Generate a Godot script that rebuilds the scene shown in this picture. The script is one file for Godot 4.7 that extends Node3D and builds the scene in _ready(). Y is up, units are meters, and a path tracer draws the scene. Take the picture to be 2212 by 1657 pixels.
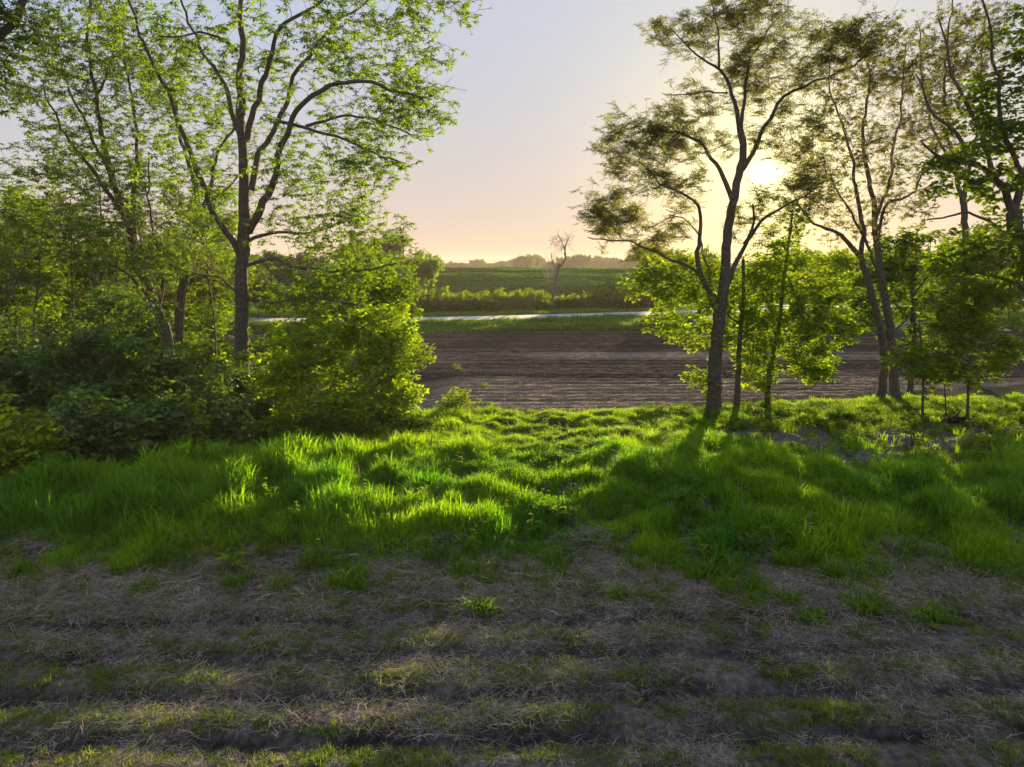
extends Node3D
# A drone's eye view over a grassy bank towards a low evening sun: trees left and right, a tilled field, a gravel road and a green embankment behind.

const EYE := 4.5            # camera height
const FOCAL := 1533.0       # focal length in picture points (the picture is taken as 2212 x 1657 points)
const PITCH := 9.4
const RUTS := [5.55, 6.25, 6.95, 7.75, 8.55]   # distances of the wheel tracks in the mown strip

var rng := RandomNumberGenerator.new()
var nz_big := FastNoiseLite.new()
var nz_mid := FastNoiseLite.new()
var nz_fine := FastNoiseLite.new()
var nz_streak := FastNoiseLite.new()
var M := {}
var L := {}
var used := {}


# ------------------------------------------------------------------ mesh collector
class MB:
	var v := PackedVector3Array()
	var n := PackedVector3Array()
	var c := PackedColorArray()
	var ix := PackedInt32Array()
	var flat := false
	var cur := Color.WHITE

	func tube(pts: PackedVector3Array, rad: PackedFloat32Array, sides: int, col: Color, rough := 0.0, rg: RandomNumberGenerator = null, cap := true) -> void:
		var m := pts.size()
		if m < 2:
			return
		var u := Vector3.ZERO
		var first := v.size()
		var bumps := PackedFloat32Array()
		if rough > 0.0:
			for k in sides:
				bumps.append(rg.randf_range(-1, 1))
		for i in m:
			var t: Vector3 = (pts[mini(i + 1, m - 1)] - pts[maxi(i - 1, 0)]).normalized()
			if i == 0:
				u = t.cross(Vector3(0.31, 0.11, 0.94)).normalized()
			else:
				u = (u - t * u.dot(t)).normalized()
			var w := t.cross(u)
			for k in sides:
				var a := TAU * k / sides
				var d := u * cos(a) + w * sin(a)
				var r: float = rad[i]
				if rough > 0.0:
					bumps[k] = clampf(bumps[k] + rg.randf_range(-0.5, 0.5), -1, 1)
					r *= 1.0 + rough * bumps[k]
				v.append(pts[i] + d * r)
				n.append(d)
				c.append(col)
		for i in m - 1:
			for k in sides:
				var a := first + i * sides + k
				var b := first + i * sides + (k + 1) % sides
				ix.append_array(PackedInt32Array([a, a + sides, b + sides, a, b + sides, b]))
		if cap:
			var e := v.size()
			v.append(pts[m - 1] + (pts[m - 1] - pts[m - 2]).normalized() * rad[m - 1])
			n.append((pts[m - 1] - pts[m - 2]).normalized())
			c.append(col)
			for k in sides:
				ix.append_array(PackedInt32Array([first + (m - 1) * sides + k, e, first + (m - 1) * sides + (k + 1) % sides]))

	func tri(a: Vector3, b: Vector3, d: Vector3) -> void:
		var f := v.size()
		v.append(a); v.append(b); v.append(d)
		c.append(cur); c.append(cur); c.append(cur)
		ix.append(f); ix.append(f + 1); ix.append(f + 2)
		flat = true

	func mesh(colors := true) -> ArrayMesh:
		var arr := []
		arr.resize(Mesh.ARRAY_MAX)
		arr[Mesh.ARRAY_VERTEX] = v
		if not flat:
			arr[Mesh.ARRAY_NORMAL] = n
		else:
			var fn := PackedVector3Array()
			fn.resize(v.size())
			for t in ix.size() / 3:
				var q := (v[ix[t * 3 + 2]] - v[ix[t * 3]]).cross(v[ix[t * 3 + 1]] - v[ix[t * 3]]).normalized()
				for k in 3:
					fn[ix[t * 3 + k]] = q
			arr[Mesh.ARRAY_NORMAL] = fn
		if colors:
			arr[Mesh.ARRAY_COLOR] = c
		arr[Mesh.ARRAY_INDEX] = ix
		var m := ArrayMesh.new()
		m.add_surface_from_arrays(Mesh.PRIMITIVE_TRIANGLES, arr)
		return m


# ------------------------------------------------------------------ naming
func numbered(called: String) -> String:
	var k: int = used.get(called, 0)
	used[called] = k + 1
	return called if k == 0 else "%s_%03d" % [called, k]


func tag(o: Node, label: String, category := "", group := "", kind := "") -> void:
	if label: o.set_meta("label", label)
	if category: o.set_meta("category", category)
	if group: o.set_meta("group", group)
	if kind: o.set_meta("kind", kind)


func thing(called: String, label: String, category: String, where: Vector3, group := "") -> Node3D:
	var o := Node3D.new()
	o.name = numbered(called)
	add_child(o, true)
	o.position = where
	tag(o, label, category, group)
	return o


func part(called: String, mesh: Mesh, mat: Material, parent: Node = null, kind := "") -> MeshInstance3D:
	var o := MeshInstance3D.new()
	o.name = called if parent else numbered(called)
	o.mesh = mesh
	o.material_override = mat
	(parent if parent else self).add_child(o, true)
	if kind: o.set_meta("kind", kind)
	return o


func scatter(called: String, mesh: Mesh, mat: Material, xf: Array, tints: PackedColorArray, parent: Node = null, kind := "stuff") -> MultiMeshInstance3D:
	var mm := MultiMesh.new()
	mm.transform_format = MultiMesh.TRANSFORM_3D
	mm.use_colors = true
	mm.mesh = mesh
	mm.instance_count = xf.size()
	for i in xf.size():
		mm.set_instance_transform(i, xf[i])
		mm.set_instance_color(i, tints[i])
	var o := MultiMeshInstance3D.new()
	o.name = called if parent else numbered(called)
	o.multimesh = mm
	o.material_override = mat
	(parent if parent else self).add_child(o, true)
	if kind: o.set_meta("kind", kind)
	return o


# ------------------------------------------------------------------ where things stand
func at(px: float, py: float, d: float) -> Vector3:
	var s := sin(deg_to_rad(PITCH))
	var c := cos(deg_to_rad(PITCH))
	var x := (px - 1106.0) / FOCAL
	var y := (828.0 - py) / FOCAL
	var dir := Vector3(x, -s + y * c, -c - y * s)
	return Vector3(0, EYE, 0) + dir * (d / -dir.z)


func sstep(a: float, b: float, x: float) -> float:
	var t := clampf((x - a) / (b - a), 0, 1)
	return t * t * (3 - 2 * t)


func road_d(x: float) -> float:          # distance of the gravel road's middle at x
	return 61.5 + 0.44 * 6.0 * log(1.0 + exp((x + 9.0) / 6.0))


func height(x: float, d: float) -> float:
	var y := 0.0
	if d < 12.0:
		# wheel ruts and lumps of the mown strip
		var wob := nz_big.get_noise_2d(x * 0.6, 3.0) * 0.25
		for r in [[5.55, 0.055], [6.25, 0.06], [6.95, 0.05], [7.75, 0.042], [8.55, 0.035]]:
			var q: float = (d - r[0] - wob - x * 0.01) / 0.16
			y -= r[1] * exp(-q * q)
			q = (d - r[0] - 0.3 - wob - x * 0.01) / 0.14
			y += r[1] * 0.5 * exp(-q * q)
		y += (nz_fine.get_noise_2d(x * 3.0, d * 3.0) * 0.03 + nz_fine.get_noise_2d(x * 9.0, d * 9.0) * 0.014) * (1 - sstep(10, 12, d))
	var bank := sstep(9.6, 12.5, d) * (1 - sstep(14, 23.5, d) * 1.0)
	y += bank * (0.28 - 0.1 * sstep(0, 3, absf(x - 1.0) * -1 + 2.0))
	y += sstep(9.6, 11.5, d) * (1 - sstep(22, 26, d)) * (nz_mid.get_noise_2d(x, d) * 0.3 + nz_big.get_noise_2d(x, d) * 0.15)
	y -= sstep(13, 23, d) * 0.5
	# hollow under the thicket on the left
	y -= 0.5 * sstep(0.0, 3.0, d - (13.4 + (x + 10.0) * 1.05)) * sstep(-2.0, -5.0, x) * (1 - sstep(30, 36, d))
	y -= sstep(23.0, 26.5, d - maxf(0, x - 6) * 0.35) * 0.2
	# verge, road bank and the embankment behind
	y += sstep(56.6, 59.5, d) * 0.4
	var rd := d - road_d(x)
	y += 0.18 * exp(-rd * rd / 9.0) - 0.22 * exp(-(rd + 6.0) * (rd + 6.0) / 5.0)
	var e := sstep(88, 121, d + x * 0.02)
	y += (e * 3.35 + sstep(121, 132, d + x * 0.02) * 0.95 + nz_big.get_noise_2d(x * 0.22, d * 0.5) * 0.35 * e) * (1 - 0.5 * sstep(150, 260, d))
	y += sstep(86, 100, d) * 0.15 * nz_big.get_noise_2d(x * 0.5 + 50, d * 1.2)
	# wooded rise on the left, gentle hills far off
	y += sstep(-14, -60, x + (d - 40) * 0.12) * sstep(38, 95, d) * 4.6 * (1 - sstep(140, 300, d))
	y += -sstep(160, 300, d) * 1.2 + sstep(480, 640, d) * 6.5
	return y


func ground(px: float, d: float) -> Vector3:
	var x := (px - 1106.0) / FOCAL * d
	# the ray through px is not quite x / d alone: the lens is pitched, so solve once
	var p := at(px, 850.0, d)
	for i in 3:
		var y := height(p.x, d)
		var s := sin(deg_to_rad(PITCH))
		var c := cos(deg_to_rad(PITCH))
		var fwd := d * c + (EYE - y) * s
		p = Vector3((px - 1106.0) / FOCAL * fwd, y, -d)
	return p


func rdir(r: RandomNumberGenerator) -> Vector3:
	var z := r.randf_range(-1, 1)
	var a := r.randf() * TAU
	var s := sqrt(1 - z * z)
	return Vector3(s * cos(a), z, s * sin(a))


# ------------------------------------------------------------------ materials
func noise_tex(size: int, freq: float, ramp: Gradient, seed_: int, normal := false, octaves := 4) -> NoiseTexture2D:
	var f := FastNoiseLite.new()
	f.seed = seed_
	f.frequency = freq
	f.fractal_octaves = octaves
	var t := NoiseTexture2D.new()
	t.width = size
	t.height = size
	t.seamless = true
	t.noise = f
	if ramp: t.color_ramp = ramp
	if normal:
		t.as_normal_map = true
		t.bump_strength = 6.0
	return t


func grey(a: float, b: float) -> Gradient:
	var g := Gradient.new()
	g.set_color(0, Color(a, a, a))
	g.set_color(1, Color(b, b, b))
	return g


func mat(called: String, rough := 0.9) -> StandardMaterial3D:
	var m := StandardMaterial3D.new()
	m.resource_name = called
	m.roughness = rough
	m.vertex_color_use_as_albedo = true
	m.metallic_specular = 0.3
	M[called] = m
	return m


func materials() -> void:
	var m := mat("soil", 1.0)
	m.albedo_texture = noise_tex(512, 0.02, grey(0.55, 1.0), 3, false, 5)
	m.heightmap_enabled = true
	m.heightmap_texture = noise_tex(512, 0.03, grey(0, 1), 4, false, 5)
	m.heightmap_scale = 4.0
	m.uv1_triplanar = true
	m.uv1_world_triplanar = true
	m.uv1_scale = Vector3(0.8, 0.8, 0.8)
	m.specular_mode = BaseMaterial3D.SPECULAR_DISABLED
	m = mat("gravel", 1.0)
	m.albedo_texture = noise_tex(512, 0.06, grey(0.8, 1.0), 5, false, 4)
	m.uv1_triplanar = true
	m.uv1_world_triplanar = true
	m.uv1_scale = Vector3(0.3, 0.3, 0.3)
	m = mat("bark", 1.0)
	m.albedo_texture = noise_tex(256, 0.03, grey(0.45, 1.0), 6, false, 4)
	m.heightmap_enabled = true
	m.heightmap_texture = noise_tex(256, 0.035, grey(0, 1), 7, false, 4)
	m.heightmap_scale = 3.0
	m.uv1_triplanar = true
	m.uv1_scale = Vector3(3.4, 0.7, 3.4)
	m.metallic_specular = 0.1
	m = mat("twig", 0.95)
	m.metallic_specular = 0.1
	# leaves and blades let light through: most of what falls on one side leaves on the other
	for a in [["leaf", 1.15, Color(1.0, 1.0, 0.25), 0.75, 0.12], ["leaf_gloss", 1.0, Color(1.0, 1.0, 0.25), 0.5, 0.5], ["blade", 1.15, Color(0.95, 1.0, 0.12), 0.6, 0.15], ["straw", 0.5, Color(1, 0.9, 0.7), 0.7, 0.2]]:
		m = mat(a[0], a[3])
		m.metallic_specular = a[4]
		m.cull_mode = BaseMaterial3D.CULL_DISABLED
		m.backlight_enabled = true
		var b: Color = a[2] * float(a[1])
		m.backlight = Color(b.r, b.g, b.b).linear_to_srgb()


# ------------------------------------------------------------------ leaves and blades
func leaf(mb: MB, p: Vector3, dir: Vector3, up: Vector3, len: float, wid: float, fold := 0.25) -> void:
	var tone := 0.62 + 0.62 * fposmod(sin((mb.v.size() + 7) * 12.9898) * 43758.5453, 1.0)
	mb.cur = Color(tone * 1.04, tone, tone * 0.9)
	var side := dir.cross(up).normalized()
	var nrm := side.cross(dir).normalized()
	var a := p
	var tip := p + dir * len - nrm * len * 0.18
	var mid1 := p + dir * len * 0.35
	var mid2 := p + dir * len * 0.7 - nrm * len * 0.05
	var l1 := mid1 + side * wid * 0.5 + nrm * wid * fold
	var r1 := mid1 - side * wid * 0.5 + nrm * wid * fold
	var l2 := mid2 + side * wid * 0.36 + nrm * wid * fold * 0.6
	var r2 := mid2 - side * wid * 0.36 + nrm * wid * fold * 0.6
	mb.tri(a, mid2, l1); mb.tri(l1, mid2, l2); mb.tri(l2, mid2, tip)
	mb.tri(a, r1, mid2); mb.tri(r1, r2, mid2); mb.tri(r2, tip, mid2)


func leaf_sets() -> void:
	var r := RandomNumberGenerator.new()
	r.seed = 77
	# new leaves hanging like a star round the bud
	var mb := MB.new()
	for k in 7:
		var a := TAU * k / 7 + r.randf_range(-0.3, 0.3)
		var d := Vector3(cos(a), r.randf_range(-0.75, 0.35), sin(a)).normalized()
		leaf(mb, d * 0.015, d, Vector3.UP + rdir(r) * 0.3, r.randf_range(0.13, 0.22), r.randf_range(0.05, 0.08))
	L.star = mb.mesh()
	# a short spray of broad, lobed leaves held flat
	mb = MB.new()
	for k in 6:
		var a := TAU * k / 6 + r.randf_range(-0.4, 0.4)
		var d := Vector3(cos(a), r.randf_range(-0.35, 0.15), sin(a)).normalized()
		var o := Vector3(cos(a), 0, sin(a)) * r.randf_range(0.03, 0.14) + Vector3.UP * r.randf_range(-0.05, 0.06)
		var up := Vector3.UP + rdir(r) * 0.4
		leaf(mb, o, d, up, r.randf_range(0.13, 0.18), r.randf_range(0.08, 0.115), 0.15)
		var s := d.cross(up).normalized()
		leaf(mb, o + d * 0.01, (d + s * 1.1).normalized(), up, 0.09, 0.055, 0.1)
		leaf(mb, o + d * 0.01, (d - s * 1.1).normalized(), up, 0.09, 0.055, 0.1)
	L.broad = mb.mesh()
	# feathery spray of many little leaflets
	mb = MB.new()
	for k in 4:
		var a := TAU * k / 4 + r.randf_range(-0.5, 0.5)
		var d := Vector3(cos(a), r.randf_range(-0.3, 0.6), sin(a)).normalized()
		var s := d.cross(Vector3.UP).normalized()
		for j in 4:
			for w in [-1, 1]:
				leaf(mb, d * (0.05 + 0.055 * j), (d * 0.5 + s * w + Vector3.UP * r.randf_range(-0.4, 0.4)).normalized(), Vector3.UP, r.randf_range(0.07, 0.11), 0.036)
	L.fine = mb.mesh()
	# coarse tuft for trees far away
	mb = MB.new()
	for k in 12:
		var d := rdir(r)
		leaf(mb, rdir(r) * r.randf() * 0.3, d, Vector3.UP + rdir(r) * 0.8, r.randf_range(0.16, 0.3), r.randf_range(0.1, 0.17))
	L.far = mb.mesh()
	# willow-like shoots
	mb = MB.new()
	for k in 16:
		var d := (Vector3.UP * 1.3 + rdir(r)).normalized()
		leaf(mb, Vector3(r.randf_range(-0.1, 0.1), r.randf_range(-0.2, 0.2), r.randf_range(-0.1, 0.1)), d, rdir(r), r.randf_range(0.13, 0.24), 0.05)
	L.shoot = mb.mesh()
	# grass clumps: tall arching, short, and dry straw
	for g in 4:
		mb = MB.new()
		for k in 19:
			blade(mb, r, r.randf_range(0.4, 1.1), 0.19, r.randf_range(0.018, 0.036), r.randf_range(0.1, 0.7))
		L["grass%d" % g] = mb.mesh()
	for g in 3:
		mb = MB.new()
		for k in 18:
			blade(mb, r, r.randf_range(0.3, 1.0), 0.4, 0.045, r.randf_range(0.1, 0.8))
		L["tuft%d" % g] = mb.mesh()
	mb = MB.new()
	for k in 4:
		blade(mb, r, r.randf_range(0.6, 1.1), 0.1, 0.012, r.randf_range(0.05, 0.4))
	L.stems = mb.mesh()
	for g in 4:
		mb = MB.new()
		var lead := r.randf() * TAU
		for k in 30:
			var tone := r.randf_range(0.5, 1.25)
			mb.cur = Color(tone, tone * r.randf_range(0.94, 1.0), tone * r.randf_range(0.85, 1.0))
			var a := lead + r.randfn(0, 0.75)
			var p := Vector3(r.randf_range(-0.2, 0.2), r.randf_range(0.004, 0.035), r.randf_range(-0.2, 0.2))
			var len := 0.04 + 0.26 * pow(r.randf(), 1.8)
			var d := Vector3(cos(a), r.randf_range(-0.06, 0.14), sin(a))
			var q := p + d * len * 0.5 + Vector3(0, r.randf_range(-0.006, 0.012), 0)
			var e := q + (d + rdir(r) * 0.3).normalized() * len * 0.5
			e.y = maxf(e.y, 0.003)
			var w := Vector3(-sin(a), r.randf_range(-0.5, 0.5), cos(a)) * r.randf_range(0.0009, 0.0022)
			mb.tri(p - w, q + w, p + w); mb.tri(p - w, q - w, q + w); mb.tri(q - w, e, q + w)
		L["straw%d" % g] = mb.mesh()
	# a small broad-leaved weed
	mb = MB.new()
	for s in 3:
		var o := Vector3(r.randf_range(-0.08, 0.08), 0, r.randf_range(-0.08, 0.08))
		var hh := r.randf_range(0.12, 0.3)
		for k in 7:
			var a := r.randf() * TAU
			var d := Vector3(cos(a), r.randf_range(-0.2, 0.4), sin(a)).normalized()
			leaf(mb, o + Vector3(0, hh * (0.25 + 0.75 * k / 6.0), 0), d, Vector3.UP, r.randf_range(0.06, 0.1), r.randf_range(0.035, 0.05))
	L.weed = mb.mesh()


func blade(mb: MB, r: RandomNumberGenerator, h: float, spread: float, w: float, lean: float) -> void:
	var tone := r.randf_range(0.5, 1.3)
	mb.cur = Color(tone * r.randf_range(0.9, 1.25), tone, tone)
	var a := r.randf() * TAU
	var q := r.randf() * TAU
	var rr := sqrt(r.randf()) * spread
	var p := Vector3(cos(q) * rr, 0, sin(q) * rr)
	var out := Vector3(cos(a), 0, sin(a))
	var tw := a + PI / 2 + r.randf_range(-0.7, 0.7)
	var s := Vector3(cos(tw), 0, sin(tw)) * w * 0.5
	var p1 := p + Vector3.UP * h * 0.4 + out * h * lean * 0.12
	var p2 := p + Vector3.UP * h * 0.75 + out * h * lean * 0.42
	var p3 := p + Vector3.UP * h * (1.0 - lean * 0.25) + out * h * lean
	mb.tri(p - s, p1 + s, p + s); mb.tri(p - s, p1 - s, p1 + s)
	mb.tri(p1 - s, p2 + s * 0.8, p1 + s); mb.tri(p1 - s, p2 - s * 0.8, p2 + s * 0.8)
	mb.tri(p2 - s * 0.8, p3, p2 + s * 0.8)


# ------------------------------------------------------------------ trees
func smooth_line(ctrl: PackedVector3Array, step: float) -> PackedVector3Array:
	var out := PackedVector3Array()
	var m := ctrl.size()
	for i in m - 1:
		var p0 := ctrl[maxi(i - 1, 0)]
		var p1 := ctrl[i]
		var p2 := ctrl[i + 1]
		var p3 := ctrl[mini(i + 2, m - 1)]
		var k := maxi(1, int(p1.distance_to(p2) / step))
		for j in k:
			out.append(p1.cubic_interpolate(p2, p0, p3, float(j) / k))
	out.append(ctrl[m - 1])
	return out


# limbs: [name, r0, r1, points in the tree's own axes]; blobs: {c, r, n}: where the crown's sprays end
# o: leaf, size, gap, tint_a, tint_b, droop, lift, bare, sub (side twigs per stretch), far
func make_tree(t: Node3D, limbs: Array, blobs: Array, o: Dictionary, sd: int) -> void:
	var r := RandomNumberGenerator.new()
	r.seed = sd
	var P := PackedVector3Array()
	var D := PackedVector3Array()
	var R := PackedFloat32Array()
	var bark: Color = o.get("bark", Color(0.24, 0.195, 0.16))
	var step: float = o.get("step", 0.22)
	for l in limbs:
		var line := smooth_line(l[3], step)
		var rad := PackedFloat32Array()
		var m := line.size()
		for i in m:
			var f := float(i) / (m - 1)
			var q: float = lerpf(l[1], l[2], pow(f, 0.8))
			if l[0] == "trunk" and i * step < 1.2:
				q *= 1.0 + 0.45 * exp(-i * step * 3.0)
			rad.append(q)
			if i > 0:
				line[i] += rdir(r) * minf(q * 0.22, 0.03)
				var kink := clampf((0.2 - q) * 0.6, 0.015, 0.08) * minf(1.0, i * step) * (0.0 if l[0] == "trunk" else 1.0)
				var at_ := line[i] + t.position * 3.0
				line[i] += Vector3(nz_mid.get_noise_3dv(at_ * 1.4), nz_mid.get_noise_3dv(at_ * 1.4 + Vector3(40, 0, 0)), nz_mid.get_noise_3dv(at_ * 1.4 + Vector3(0, 40, 0))) * kink * 1.6
		for i in m:
			if l[0] == "trunk" and i * step < o.get("clear", 1.5):
				continue
			P.append(line[i])
			D.append((line[mini(i + 1, m - 1)] - line[maxi(i - 1, 0)]).normalized())
			R.append(rad[i])
		var mb := MB.new()
		var sides := 14 if l[1] > 0.12 else 8 if l[1] > 0.05 else 5
		mb.tube(line, rad, sides, bark, 0.07 if l[1] > 0.05 else 0.0, r)
		part(l[0], mb.mesh(), M.bark, t)
	var todo := []
	for b in blobs:
		for k in int(b.n * o.get("fill", 0.75)):
			var p: Vector3 = b.c + rdir(r) * pow(r.randf(), 0.42) * b.r * float(o.get("spread", 1.0))
			var near := 1e9
			for i in range(0, P.size(), 3):
				near = minf(near, p.distance_squared_to(P[i]))
			todo.append([near, p])
	todo.sort_custom(func(a, b): return a[0] < b[0])
	var tw := MB.new()
	var xf := []
	var tint := PackedColorArray()
	var size: float = o.get("size", 1.0)
	var gap: float = o.get("gap", 0.25)
	var droop: float = o.get("droop", 0.05)
	var lift: float = o.get("lift", 0.35)
	var bare: float = o.get("bare", 0.0)
	var ta: Color = o.get("tint_a", Color(0.13, 0.24, 0.02))
	var tb: Color = o.get("tint_b", Color(0.2, 0.34, 0.03))
	var thin: float = o.get("thin", 0.0035)
	var subs: float = o.get("sub", 0.9)
	var subl: float = o.get("sub_len", 0.45)
	var base := t.position
	for e in todo:
		var p: Vector3 = e[1]
		var best := -1
		var cost := 1e9
		for i in P.size():
			var q := P[i]
			var dx := p.x - q.x
			var dy := p.y - q.y
			var dz := p.z - q.z
			var c := dx * dx + dy * dy + dz * dz
			if dy < 0.0:
				c += dy * dy * 2.0
			if c < cost:
				cost = c
				best = i
		var a := P[best]
		var len := a.distance_to(p)
		if len < 0.12:
			continue
		var dir := (p - a) / len
		var segs := clampi(int(len / 0.24), 3, 12)
		var c1 := a + (D[best] * 0.55 + dir * 0.7 + Vector3.UP * lift).normalized() * len * 0.45
		var line := PackedVector3Array()
		var rad := PackedFloat32Array()
		var r0 := minf(R[best] * 0.7, thin + 0.0085 * len)
		for i in segs + 1:
			var f := float(i) / segs
			var q := a.lerp(c1, f).lerp(c1.lerp(p, f), f)
			q.y -= droop * len * f * f
			if i > 0:
				q += rdir(r) * len * 0.022
			line.append(q)
			rad.append(lerpf(r0, thin, f))
		tw.tube(line, rad, 4 if r0 > 0.015 else 3, bark, 0.0, null, false)
		for i in range(1, segs + 1):
			P.append(line[i])
			D.append((line[i] - line[i - 1]).normalized())
			R.append(rad[i])
		var barren := r.randf() < bare
		var ends: Array = [line[segs]]
		var away := PackedVector3Array([(line[segs] - line[segs - 1]).normalized()])
		for i in range(maxi(1, int(segs * 0.25)), segs + 1):
			var nsub := int(subs + r.randf())
			for k in nsub:
				var td := (line[i] - line[i - 1]).normalized()
				var sd_ := (td * 0.6 + rdir(r) + Vector3.UP * (lift * 0.6 - droop)).normalized()
				var sl := subl * r.randf_range(0.5, 1.3)
				var s1 := line[i] + sd_ * sl * 0.5
				var s2 := s1 + (sd_ + rdir(r) * 0.4 + Vector3.DOWN * droop * 2.0).normalized() * sl * 0.5
				tw.tube(PackedVector3Array([line[i], s1, s2]), PackedFloat32Array([thin * 1.1, thin * 0.9, thin * 0.7]), 3, bark, 0.0, null, false)
				if not barren:
					ends.append(s2); away.append(sd_)
					var ng := int(sl / gap + r.randf())
					for g in ng:
						ends.append(line[i].lerp(s1, r.randf()) if g % 2 else s1.lerp(s2, r.randf())); away.append(sd_)
		if barren:
			continue
		var clump: float = clampf(0.5 + nz_mid.get_noise_3d(base.x + line[segs].x * 0.8, line[segs].y * 0.8, base.z + line[segs].z * 0.8) * 0.9, 0, 1)
		for i in ends.size():
			if i > 0 and r.randf() > 0.35 + clump * 1.1:
				continue
			var yaw := r.randf() * TAU
			var bs := Basis(Vector3.UP, yaw)
			bs = Basis(rdir(r), r.randf() * float(o.get("tilt", 0.5))) * bs
			var sc := size * r.randf_range(0.5, 1.4)
			xf.append(Transform3D(bs.scaled(Vector3(sc, sc, sc)), ends[i] + rdir(r) * 0.02))
			var f := clampf(clump * 0.6 + r.randf() * 0.4, 0, 1)
			tint.append(ta.lerp(tb, f))
	if tw.v.size():
		part("twigs", tw.mesh(), M.twig, t, "stuff")
	if xf.size():
		scatter("foliage", L[o.leaf], M[o.get("mat", "leaf")], xf, tint, t)
	leaf_total += xf.size()

var leaf_total := 0


# a tree laid out by where its limbs show: points are [px, py] pairs at distance d plus a depth that runs from z0 to z1
func traced(base: Vector3, d: float, l: Array) -> Array:
	var pts := PackedVector3Array()
	var a: Array = l[5]
	var m := a.size() / 2
	for i in m:
		var f := float(i) / maxi(1, m - 1)
		pts.append(at(a[i * 2], a[i * 2 + 1], d + lerpf(l[3], l[4], f)) - base)
	return [l[0], l[1], l[2], pts]


func blob(base: Vector3, d: float, b: Array) -> Dictionary:      # [px, py, rx, ry, dz, rz, n]
	var c := at(b[0], b[1], d + b[4])
	var rx := at(b[0] + b[2], b[1], d + b[4]).x - c.x
	var ry := absf(at(b[0], b[1] - b[3], d + b[4]).y - c.y)
	return {"c": c - base, "r": Vector3(rx, ry, b[5]), "n": b[6]}


func photo_tree(called: String, label: String, group: String, px: float, d: float, limbs: Array, blobs: Array, o: Dictionary, sd: int, category := "tree") -> Node3D:
	var base := ground(px, d)
	base.y -= 0.05
	var t := thing(called, label, category, base, group)
	var ls := []
	var rr := RandomNumberGenerator.new()
	rr.seed = sd + 5
	for l in limbs:
		ls.append(traced(base, d, l))
	if ls.size() and ls[0][0] == "trunk":
		var p: PackedVector3Array = ls[0][3]
		p[0] = Vector3(0, -0.2, 0)
		ls[0][3] = p
	var bs := []
	for b in blobs:
		bs.append(blob(base, d, b))
	make_tree(t, ls, bs, o, sd)
	return t


# a bush: several stems from one foot, leafy sprays all round
func bush(called: String, label: String, group: String, where: Vector3, size: Vector3, stems: int, n: int, o: Dictionary, sd: int, category := "shrub", low := 0.0) -> Node3D:
	var t := thing(called, label, category, where, group)
	var r := RandomNumberGenerator.new()
	r.seed = sd
	var ls := []
	for k in stems:
		var a := TAU * k / stems + r.randf_range(-0.5, 0.5)
		var q := sqrt(r.randf()) * 0.6
		var tip := Vector3(cos(a) * q * size.x, size.y * r.randf_range(0.6, 0.95), sin(a) * q * size.z)
		var pts := PackedVector3Array([Vector3(cos(a) * 0.08, -0.1, sin(a) * 0.08), tip * Vector3(0.35, 0.4, 0.35) + rdir(r) * 0.06 * size.y, tip])
		ls.append(["stem", 0.02 + 0.012 * size.y, 0.006, pts])
	var blobs := [{"c": Vector3(0, size.y * 0.42, 0), "r": Vector3(size.x * 0.85, size.y * 0.42, size.z * 0.85), "n": n * 0.5}]
	for k in 7:      # uneven lobes, and shoots that stray out of the mass
		var v := rdir(r)
		var q := r.randf_range(0.16, 0.4)
		blobs.append({"c": Vector3(v.x * size.x * 0.8, size.y * (0.55 + 0.4 * v.y), v.z * size.z * 0.8), "r": size * q, "n": n * 0.06})
	blobs.append({"c": Vector3(0, size.y * 0.62, 0), "r": Vector3(size.x * 1.2, size.y * 0.62, size.z * 1.2), "n": n * 0.08})
	o["clear"] = 0.2
	make_tree(t, ls, blobs, o, sd)
	return t


# a whole tree by formula, for those that stand in the background
func plain_tree(t: Node3D, h: float, w: float, n: int, o: Dictionary, sd: int) -> void:
	var r := RandomNumberGenerator.new()
	r.seed = sd
	var top := Vector3(r.randf_range(-0.05, 0.05) * h, h * 0.86, r.randf_range(-0.05, 0.05) * h)
	var ls := [["trunk", h * 0.018, 0.02, PackedVector3Array([Vector3(0, -0.3, 0), top * 0.33 + rdir(r) * 0.02 * h, top * 0.66 + rdir(r) * 0.03 * h, top])]]
	var blobs := [{"c": Vector3(0, h * 0.62, 0), "r": Vector3(w * 0.4, h * 0.36, w * 0.4), "n": n / 2}]
	for k in 6:
		var a := TAU * k / 6 + r.randf_range(-0.4, 0.4)
		var y := h * r.randf_range(0.22, 0.5)
		var e := Vector3(cos(a) * w * 0.36, y + h * r.randf_range(0.15, 0.34), sin(a) * w * 0.36)
		ls.append(["limb", h * 0.008, 0.015, PackedVector3Array([top * (y / top.y), top * (y / top.y) * 0.4 + e * 0.6 + Vector3.UP * -0.02 * h, e])])
		blobs.append({"c": e + Vector3.UP * h * r.randf_range(-0.1, 0.08), "r": Vector3(w, h * 0.55, w) * r.randf_range(0.18, 0.27), "n": n / 12})
	make_tree(t, ls, blobs, o, sd)


func copy_of(o: Node3D, label: String, where: Vector3, turn: float, sc: Vector3, group: String) -> Node3D:
	var base := str(o.name)
	var c: Node3D = o.duplicate()
	c.name = numbered(base)
	add_child(c, true)
	c.position = where
	c.rotation.y = turn
	c.scale = sc
	c.set_meta("label", label)
	c.set_meta("group", group)
	return c


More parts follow.
